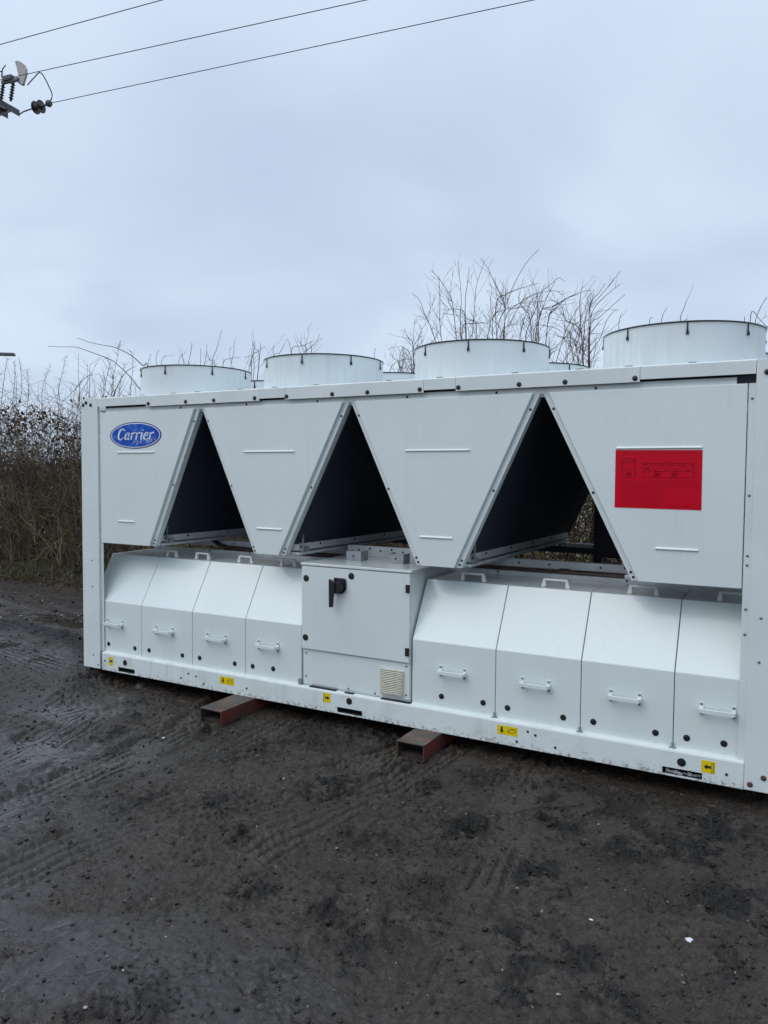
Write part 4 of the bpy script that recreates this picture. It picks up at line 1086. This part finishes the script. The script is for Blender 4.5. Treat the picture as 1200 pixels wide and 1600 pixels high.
# the hedge itself: stems, side twigs, withered and green leaves, in runs of about two metres
def leafmesh(n, cen, size, seed):
    r = np.random.default_rng(seed)
    base = np.array([(0, 0, 0), (.5, .35, .1), (1, 0, 0), (.5, -.35, .1)]); 
    d = r.normal(size=(n, 3)); d /= np.linalg.norm(d, axis=1, keepdims=True); e = np.cross(d, r.normal(size=(n, 3))); e /= np.linalg.norm(e, axis=1, keepdims=True); f = np.cross(d, e)
    s = (size * r.uniform(.5, 1.3, n))[:, None, None]
    v = cen[:, None, :] + s * (base[None, :, 0:1] * d[:, None] + base[None, :, 1:2] * e[:, None] + base[None, :, 2:3] * f[:, None])
    return v.reshape(-1, 3), np.arange(n * 4).reshape(n, 4)
hedge = thing('hedge', (-.5, 4.7, .05), 'tangled hedge of bare stems and withered leaves behind the chiller and at the left edge', 'hedge')
HC = (-.5, 4.7, .05)
def top_h(x): return 2.15 + .30 * math.sin(x * .9 + 1) * .5 + .22 * math.sin(x * 2.3) + (.25 if x < -4 else 0)
x_lo, x_hi = -15.0, 7.0
for nm, m_, cnt, h0, h1, rr, lean in (('stems', BARK, 1000, 1.5, 2.7, .0085, .30), ('mossy_stems', MOSSY, 1050, .4, 1.9, .0055, 1.0), ('pale_stems', TAN, 380, .4, 1.4, .005, 1.1), ('dark_stems', BARKD, 900, 1.4, 2.6, .0070, .45)):
    tw = Twigs()
    for _ in range(cnt):
        x = rg.uniform(x_lo, x_hi); y = 3.95 + (.9 if m_ in (MOSSY, TAN) else 1.5) * rg.random() ** 1.1; hh = rg.uniform(h0, h1) * top_h(x) / 2.3; z = .02
        dx, dy = rg.normal() * lean * hh * .6, rg.normal() * lean * .35 * hh - .05
        k = 6; u_ = np.linspace(0, 1, k)
        P_ = np.stack([x + dx * u_ ** 1.4 + rg.normal(size=k) * .055 * hh * u_, y + dy * u_ + rg.normal(size=k) * .02 * u_, z + hh * u_ * (1 - .22 * lean * u_)], -1)
        r = rr * rg.uniform(.4, 1.3); tw.add(P_, r, r * .3)
        side_twigs(tw, P_, 3.2, .5, r * .42, .5, 0)
    tag(tw.build(nm, m_, hedge, HC), kind='stuff')
def fork_branch(tw, p, d, l_, r, lvl):
    k = 5; bend = rg.normal(size=3) * .30 * l_; u_ = np.linspace(0, 1, k)[:, None]
    P_ = p + d * l_ * u_ + bend * u_ ** 2 + rg.normal(size=(k, 3)) * .03 * l_ * u_; tw.add(P_, r, r * .62)
    if lvl == 0: return
    for c in range(rg.integers(2, 5)):
        i = rg.integers(2, k) if c else k - 1
        dd = d + rg.normal(size=3) * .62 + np.array([0, 0, .18]); dd[1] *= .7; dd /= np.linalg.norm(dd)
        fork_branch(tw, P_[i], dd, l_ * rg.uniform(.55, .85), r * .58, lvl - 1)
for nm, m_, cnt in (('branches', BARK, 120), ('dark_branches', BARKD, 100), ('mossy_branches', MOSSY, 95)):
    tw = Twigs()
    for _ in range(cnt):
        x = rg.uniform(x_lo, x_hi); y = 4.0 + 1.3 * rg.random(); d = np.array([rg.normal() * .35, rg.normal() * .2, 1.0]); d /= np.linalg.norm(d)
        fork_branch(tw, np.array([x, y, .0]), d, rg.uniform(.55, .95) * (.75 if m_ is MOSSY else 1), rg.uniform(.014, .024), 4)
    tag(tw.build(nm, m_, hedge, HC), kind='stuff')
tw = Twigs()
for _ in range(8500):      # fine tangle in the body of the hedge
    x = rg.uniform(x_lo, x_hi); hh = top_h(x); z = hh * rg.random() ** .85 * 1.02; y = 3.95 + 1.5 * rg.random()
    d = rg.normal(size=3) * (1, .6, .8); d /= np.linalg.norm(d); l_ = rg.uniform(.2, .9)
    bend = rg.normal(size=3) * .8
    P_ = [np.array([x, y, z]) + d * l_ * u_ + bend * l_ * u_ * (1 - u_) + rg.normal(size=3) * .012 for u_ in (0, .35, .7, 1)]; tw.add(P_, .0042, .0018)
tag(tw.build('twigs', BARK, hedge, HC), kind='stuff')
n = 24000; x = rg.uniform(x_lo, x_hi, n); th = np.array([top_h(a) for a in x]); z = th * np.where(rg.random(n) < .75, 1.0 - .42 * rg.random(n) ** 1.3, rg.random(n)); y = 4.0 + 1.4 * rg.random(n)
lc = fbm(x, z, 2.6, 401, 3); keep = rg.random(n) < sstep(.36, .58, lc)
v, f = leafmesh(keep.sum(), np.stack([x, y, z], -1)[keep], .062, 8)
tag(npmesh('withered_leaves', v, f, LEAFB, hedge, c=HC), kind='stuff')
n = 26000; x = rg.uniform(x_lo, x_hi, n); z = 1.75 * rg.random(n) ** 1.1; y = 3.95 + 1.4 * rg.random(n)
gc = fbm(x, z, 1.7, 501, 3); keep = rg.random(n) < sstep(.50, .68, gc) * (1 + .5 * (x < -6.5))
v, f = leafmesh(keep.sum(), np.stack([x, y, z], -1)[keep], .042, 9)
tag(npmesh('green_leaves', v, f, LEAFG, hedge, c=HC), kind='stuff')

# leaf litter and grass on the verge
n = 16000; x = rg.uniform(-10, 1, n); y = 2.95 + 1.3 * rg.random(n) ** .8
h = height(x[None], y[None])[0][0]
v, f = leafmesh(n, np.stack([x, y, h + .008], -1), .04, 10)
tag(npmesh('leaf_litter', v, f, LEAFB), 'dead leaves lying along the foot of the hedge', 'leaves', kind='stuff')
def blades(n, xs, ys, hs, hgt, seed):
    r = np.random.default_rng(seed); a = r.uniform(0, 6.28, n); w_ = r.uniform(.002, .004, n); H_ = hgt * r.uniform(.4, 1.2, n); ln_ = r.uniform(.2, .9, n) * H_; b = r.uniform(0, 6.28, n)
    P0 = np.stack([xs, ys, hs - .01], -1); W_ = np.stack([np.cos(a), np.sin(a), 0 * a], -1) * w_[:, None]; D = np.stack([np.cos(b) * ln_, np.sin(b) * ln_, H_], -1)
    M_ = P0 + D * np.array([.35, .35, .62]); T_ = P0 + D
    v = np.stack([P0 - W_, P0 + W_, M_ + W_ * .8, M_ - W_ * .8, T_ + W_ * .15, T_ - W_ * .15], 1)
    f = np.array([(0, 1, 2, 3), (3, 2, 4, 5)])[None] + (np.arange(n) * 6)[:, None, None]
    return v.reshape(-1, 3), f.reshape(-1, 4)
n = 30000; x = rg.uniform(-10, 3, n); y = 2.95 + 1.9 * rg.random(n); keep = rg.random(n) < sstep(.45, .68, fbm(x, y, 1.9, 71, 3)) * sstep(2.95, 3.5, y) + .04
x, y = x[keep], y[keep]; h = height(x[None], y[None])[0][0]
v, f = blades(len(x), x, y, h, .11, 12)
tag(npmesh('verge_grass', v, f, GRASSM), 'thin green and straw grass on the verge in front of the hedge', 'grass', kind='stuff')

# distant hedgerow beyond the field, glimpsed through the stems
tw = Twigs()
for _ in range(2600):
    x = rg.uniform(-90, 25); y = 62 + rg.normal() * 2; hh = rg.uniform(1.5, 3.2)
    tw.add([(x, y, -.2), (x + rg.normal() * .3, y, hh * .6), (x + rg.normal() * .8, y, hh)], .10, .03)
tag(tw.build('far_hedgerow', BARK, None, (-30, 62, 0)), 'distant low hedgerow across the field, seen through the bare hedge', 'hedgerow', kind='stuff')

# ------------------------------------------------------------------ power line
GALV = mat('weathered_crossarm', (.075, .082, .088), .55, metal=.3, noise=(12, (.13, .14, .14), .4, .7))
PORC = mat('brown_porcelain', (.028, .016, .014), .3, coat=.15)
WOOD = mat('creosoted_pole', (.05, .036, .028), .8, noise=(8, (.08, .06, .045), .4, .7))
HORN = mat('pale_shield', (.42, .42, .38), .45, noise=(10, (.30, .30, .27), .4, .7))
WIREM = mat('overhead_wire', (.030, .026, .032), .5, metal=.3)
D_ = Vector((.988, .155, 0)); N_ = Vector((.155, -.988, 0))           # along the wires; along the crossarm towards the camera
C0 = Vector((-8.30, 4.60, 8.19))
pole = thing('power_pole', (C0.x, C0.y, gz(C0.x, C0.y)), 'wooden power line pole whose crossarm and brown insulators show at the photo\'s upper left corner', 'utility pole')
MB().cyl((C0.x, C0.y, -.1), (0, 0, 1), .15, 8.6, 20, .11).build('pole', WOOD, pole, smooth=True)
E0 = C0 + N_ * -.92; E1 = C0 + N_ * .95
def bar(a, b, w_, h_):
    a, b = Vector(a), Vector(b); t = (b - a).normalized(); s = t.cross(Vector((0, 0, 1))).normalized(); u_ = s.cross(t)
    vs = [p + s * i * w_ / 2 + u_ * j * h_ / 2 for p in (a, b) for i, j in ((-1, -1), (1, -1), (1, 1), (-1, 1))]
    return vs, [(0, 1, 2, 3), (4, 7, 6, 5), (0, 4, 5, 1), (1, 5, 6, 2), (2, 6, 7, 3), (3, 7, 4, 0)]
m = MB()
for off in (-.14, .14):
    m.add(*bar(E0 + D_ * off, E1 + D_ * off, .012, .11)); m.add(*bar(E0 + D_ * (off * .75) + Vector((0, 0, .055)), E1 + D_ * (off * .75) + Vector((0, 0, .055)), .07, .012))
for k in (-.8, -.4, .4, .8): m.add(*bar(C0 + N_ * k - D_ * .14 + Vector((0, 0, .05)), C0 + N_ * k + D_ * .14 + Vector((0, 0, .05)), .05, .012))
m.build('crossarm', GALV, pole)
MB().add(*bar(C0 + N_ * -.7 + D_ * .16 + Vector((0, 0, -.05)), C0 + D_ * .14 + Vector((0, 0, -.6)), .04, .02)).build('brace', GALV, pole)
wires = []
def insul(p, d, n_=2, r=.115):
    d = Vector(d).normalized()
    for i in range(n_):
        c = p + d * (.125 * i)
        MB().lathe(c, [(.012, -.02), (.04, -.01), (.05, .02), (r, .045), (r + .004, .055), (r * .8, .062), (r * .55, .055), (.045, .075), (.03, .10), (.012, .12)], 20, d).build('insulator', PORC, pole, smooth=True)
ANC = {}
for nm, k, dz in (('a', -.90, -.03), ('b', -.10, .16), ('c', .82, .0)):
    p = C0 + N_ * k + D_ * .16 + Vector((0, 0, dz))
    if nm == 'b': ANC[nm] = p; continue
    MB().tube([p, p + D_ * .10 + Vector((0, 0, .035)), p + D_ * .34 + Vector((0, 0, .06))], .013, 6).build('link', GALV, pole)
    insul(p + D_ * .34 + Vector((0, 0, .062)), D_, 2, .112)
    q = p + D_ * .70 + Vector((0, 0, .09))
    MB().lathe(q, [(.001, -.05), (.05, -.04), (.065, 0), (.05, .04), (.001, .055)], 14, D_).build('end_clamp', GALV, pole, smooth=True)
    MB().tube([p + D_ * .60 + Vector((0, 0, .07)), q], .018, 6).build('link', GALV, pole)
    ANC[nm] = q
# post insulators, arcing horns and the pale quarter-round shield standing on the crossarm
for k, dd in ((-.60, .02), (-.60, .26)):
    b0 = C0 + N_ * k + D_ * dd + Vector((0, 0, .06)); prof = [(.022, 0), (.022, .03)]
    for i in range(6): prof += [(.024, .04 + .048 * i), (.048, .052 + .048 * i), (.024, .064 + .048 * i)]
    prof += [(.026, .33), (.026, .36), (.001, .362)]
    MB().lathe(b0, prof, 14, Vector((0, 0, 1)) + D_ * .22).build('post_insulator', PORC, pole, smooth=True)
b1 = C0 + N_ * -.60 + D_ * .16 + Vector((0, 0, .42))
MB().add(*bar(b1 - D_ * .10, b1 + D_ * .30, .05, .06)).add(*bar(b1 - D_ * .05 + Vector((0, 0, .05)), b1 + D_ * .16 + Vector((0, 0, .05)), .09, .09)).build('switch_head', GALV, pole, bevel=.006)
MB().tube([b1 - D_ * .05, b1 - D_ * .10 + Vector((0, 0, .12)), b1 - D_ * .08 + Vector((0, 0, .24)), b1 - D_ * .0 + Vector((0, 0, .30))], .018, 8, .008).build('arcing_horn', GALV, pole, smooth=True)
m = MB(); pts = []
sx = b1 + D_ * .36 + Vector((0, 0, -.12))
ar = [(a * .86, b * .84) for a, b in [(0, 0), (-.05, .18), (-.10, .36), (-.15, .52), (-.10, .53), (.0, .49), (.09, .42), (.15, .32), (.16, .22), (.11, .10), (.06, 0)]]
for s_ in (-.02, .02): pts += [sx + D_ * a + Vector((0, 0, b)) + N_ * s_ for a, b in ar]
nn_ = len(ar); m.add(pts, [tuple(range(nn_)), tuple(range(nn_, 2 * nn_))[::-1]] + [(i, i + nn_, (i + 1) % nn_ + nn_, (i + 1) % nn_) for i in range(nn_)])
m.build('arc_shield', HORN, pole, bevel=.006)
MB().tube([b1 + D_ * .24, sx + Vector((0, 0, .02)), sx + D_ * .06], .02, 8).build('shield_bracket', GALV, pole)
MB().tube([b1 - D_ * .1 + Vector((0, 0, .2)), b1 - D_ * .3 + Vector((0, 0, .24)), b1 - D_ * .5 + Vector((0, 0, .2)), b1 - D_ * .9 + Vector((0, 0, .22))], .012, 6).build('jumper', WIREM, pole, smooth=True)
qa = ANC['a']
MB().tube([tuple(v_) for v_ in smooth([sx + D_ * .14 + Vector((0, 0, -.02)), sx + D_ * .30 + Vector((0, 0, .09)), sx + D_ * .46 + Vector((0, 0, .14)), qa + D_ * .05 + Vector((0, 0, .22)), qa + D_ * .07 + Vector((0, 0, .10)), qa], 26)], .010, 6).build('jumper', WIREM, pole, smooth=True)
def wire(p, aim, label, r=.0065, sag=.02, span=70, back=False):
    pts = []
    for u_ in np.linspace(0, 1, 60):
        q = p + (Vector(aim) - p).normalized() * span * u_; q = q + Vector((0, 0, -4 * sag * u_ * (1 - u_))); pts.append(q)
    return tag(MB().tube(pts, r, 6).build('overhead_wire', WIREM, smooth=True), label, 'power line', 'overhead power wires crossing the sky')
wire(ANC['a'], (1.15, 6.91, 8.3), 'lowest of the three overhead wires, ending at the brown insulator')
wire(ANC['b'] - (Vector((-1.0, 5.77, 8.3)) - ANC['b']).normalized() * 6, (-1.0, 5.77, 8.3), 'middle overhead wire, passing behind the pale quarter-round shield')
wire(ANC['c'], (-3.57, 4.40, 8.3), 'topmost and shortest seen of the three overhead wires, across the upper left corner')

# a second, farther pole: only the end of its dark arm shows
p2 = Vector((-15.2, 8.2, 0))
o = thing('street_lamp', (p2.x, p2.y, gz(p2.x, p2.y)), 'thin dark lamp arm poking in from the photo\'s left edge, just above the hedge', 'lamp')
MB().cyl((p2.x, p2.y, -.1), (0, 0, 1), .07, 4.75, 14, .05).build('pole', GALV, o, smooth=True)
m = MB(); e_ = Vector((-13.49, 9.02, 4.57)); m.add(*bar((p2.x, p2.y, 4.62), e_, .10, .045)); m.build('arm', GALV, o, bevel=.01)
m = MB(); e2 = e_ + (Vector((p2.x, p2.y, 4.62)) - e_).normalized() * .8; m.add(*bar(e2 + Vector((0, 0, -.03)), e_ + Vector((0, 0, -.03)), .2, .05)); m.build('lamp_head', GALV, o, bevel=.015)

# ------------------------------------------------------------------ litter and debris
PAPER = mat('white_scrap', (.78, .79, .80), .6)
def scrap(name, x, y, s, m, label, cat, seed, flat=.25):
    rn = random.Random(seed); mb = MB(); n = 9; z = gz(x, y)
    top = [(x + s * rn.uniform(.55, 1) * math.cos(2 * math.pi * i / n), y + s * .7 * rn.uniform(.5, 1) * math.sin(2 * math.pi * i / n), z + s * (.12 + flat * rn.random())) for i in range(n)]
    vs = [(x, y, z + s * (.35 + flat))] + top + [(a, b, c - .002) for a, b, c in top] + [(x, y, z + s * .2)]
    fs = [(0, 1 + i, 1 + (i + 1) % n) for i in range(n)] + [(1 + i, 1 + n + i, 1 + n + (i + 1) % n, 1 + (i + 1) % n) for i in range(n)] + [(2 * n + 1, 1 + n + (i + 1) % n, 1 + n + i) for i in range(n)]
    mb.add(vs, fs); return tag(mb.build(name, m), label, cat)
scrap('torn_paper', 4.5, -1.22, .022, PAPER, 'crumpled white scrap lying on the mud at lower right', 'litter', 1)
scrap('pale_chip', 4.18, -1.29, .008, PAPER, 'tiny white sliver in the mud left of the crumpled scrap', 'litter', 2, .1)
scrap('pale_chip', 1.48, -.65, .013, PAPER, 'small white chip on the mud left of the longer steel beam', 'litter', 3, .2)
scrap('brown_leaf', 4.4, -1.09, .013, mat('dead_leaf', (.20, .10, .05), .7), 'small orange-brown dead leaf on the mud above the white scrap', 'leaf', 4, .15)
scrap('brown_leaf', 2.62, -2.38, .016, mat('dark_leaf', (.06, .04, .03), .6), 'dark brown leaf in the wet mud at lower left', 'leaf', 5, .15)
pts = [(3.50, -.68), (3.58, -.63), (3.66, -.56), (3.74, -.49), (3.82, -.43), (3.92, -.385)]
tag(MB().tube([(a, b, gz(a, b) + .006) for a, b in pts], .003, 6, .0018).build('fallen_twig', mat('wet_twig', (.02, .017, .015), .5), smooth=True), 'thin dark bent twig lying on the mud below the right half of the chiller', 'twig')
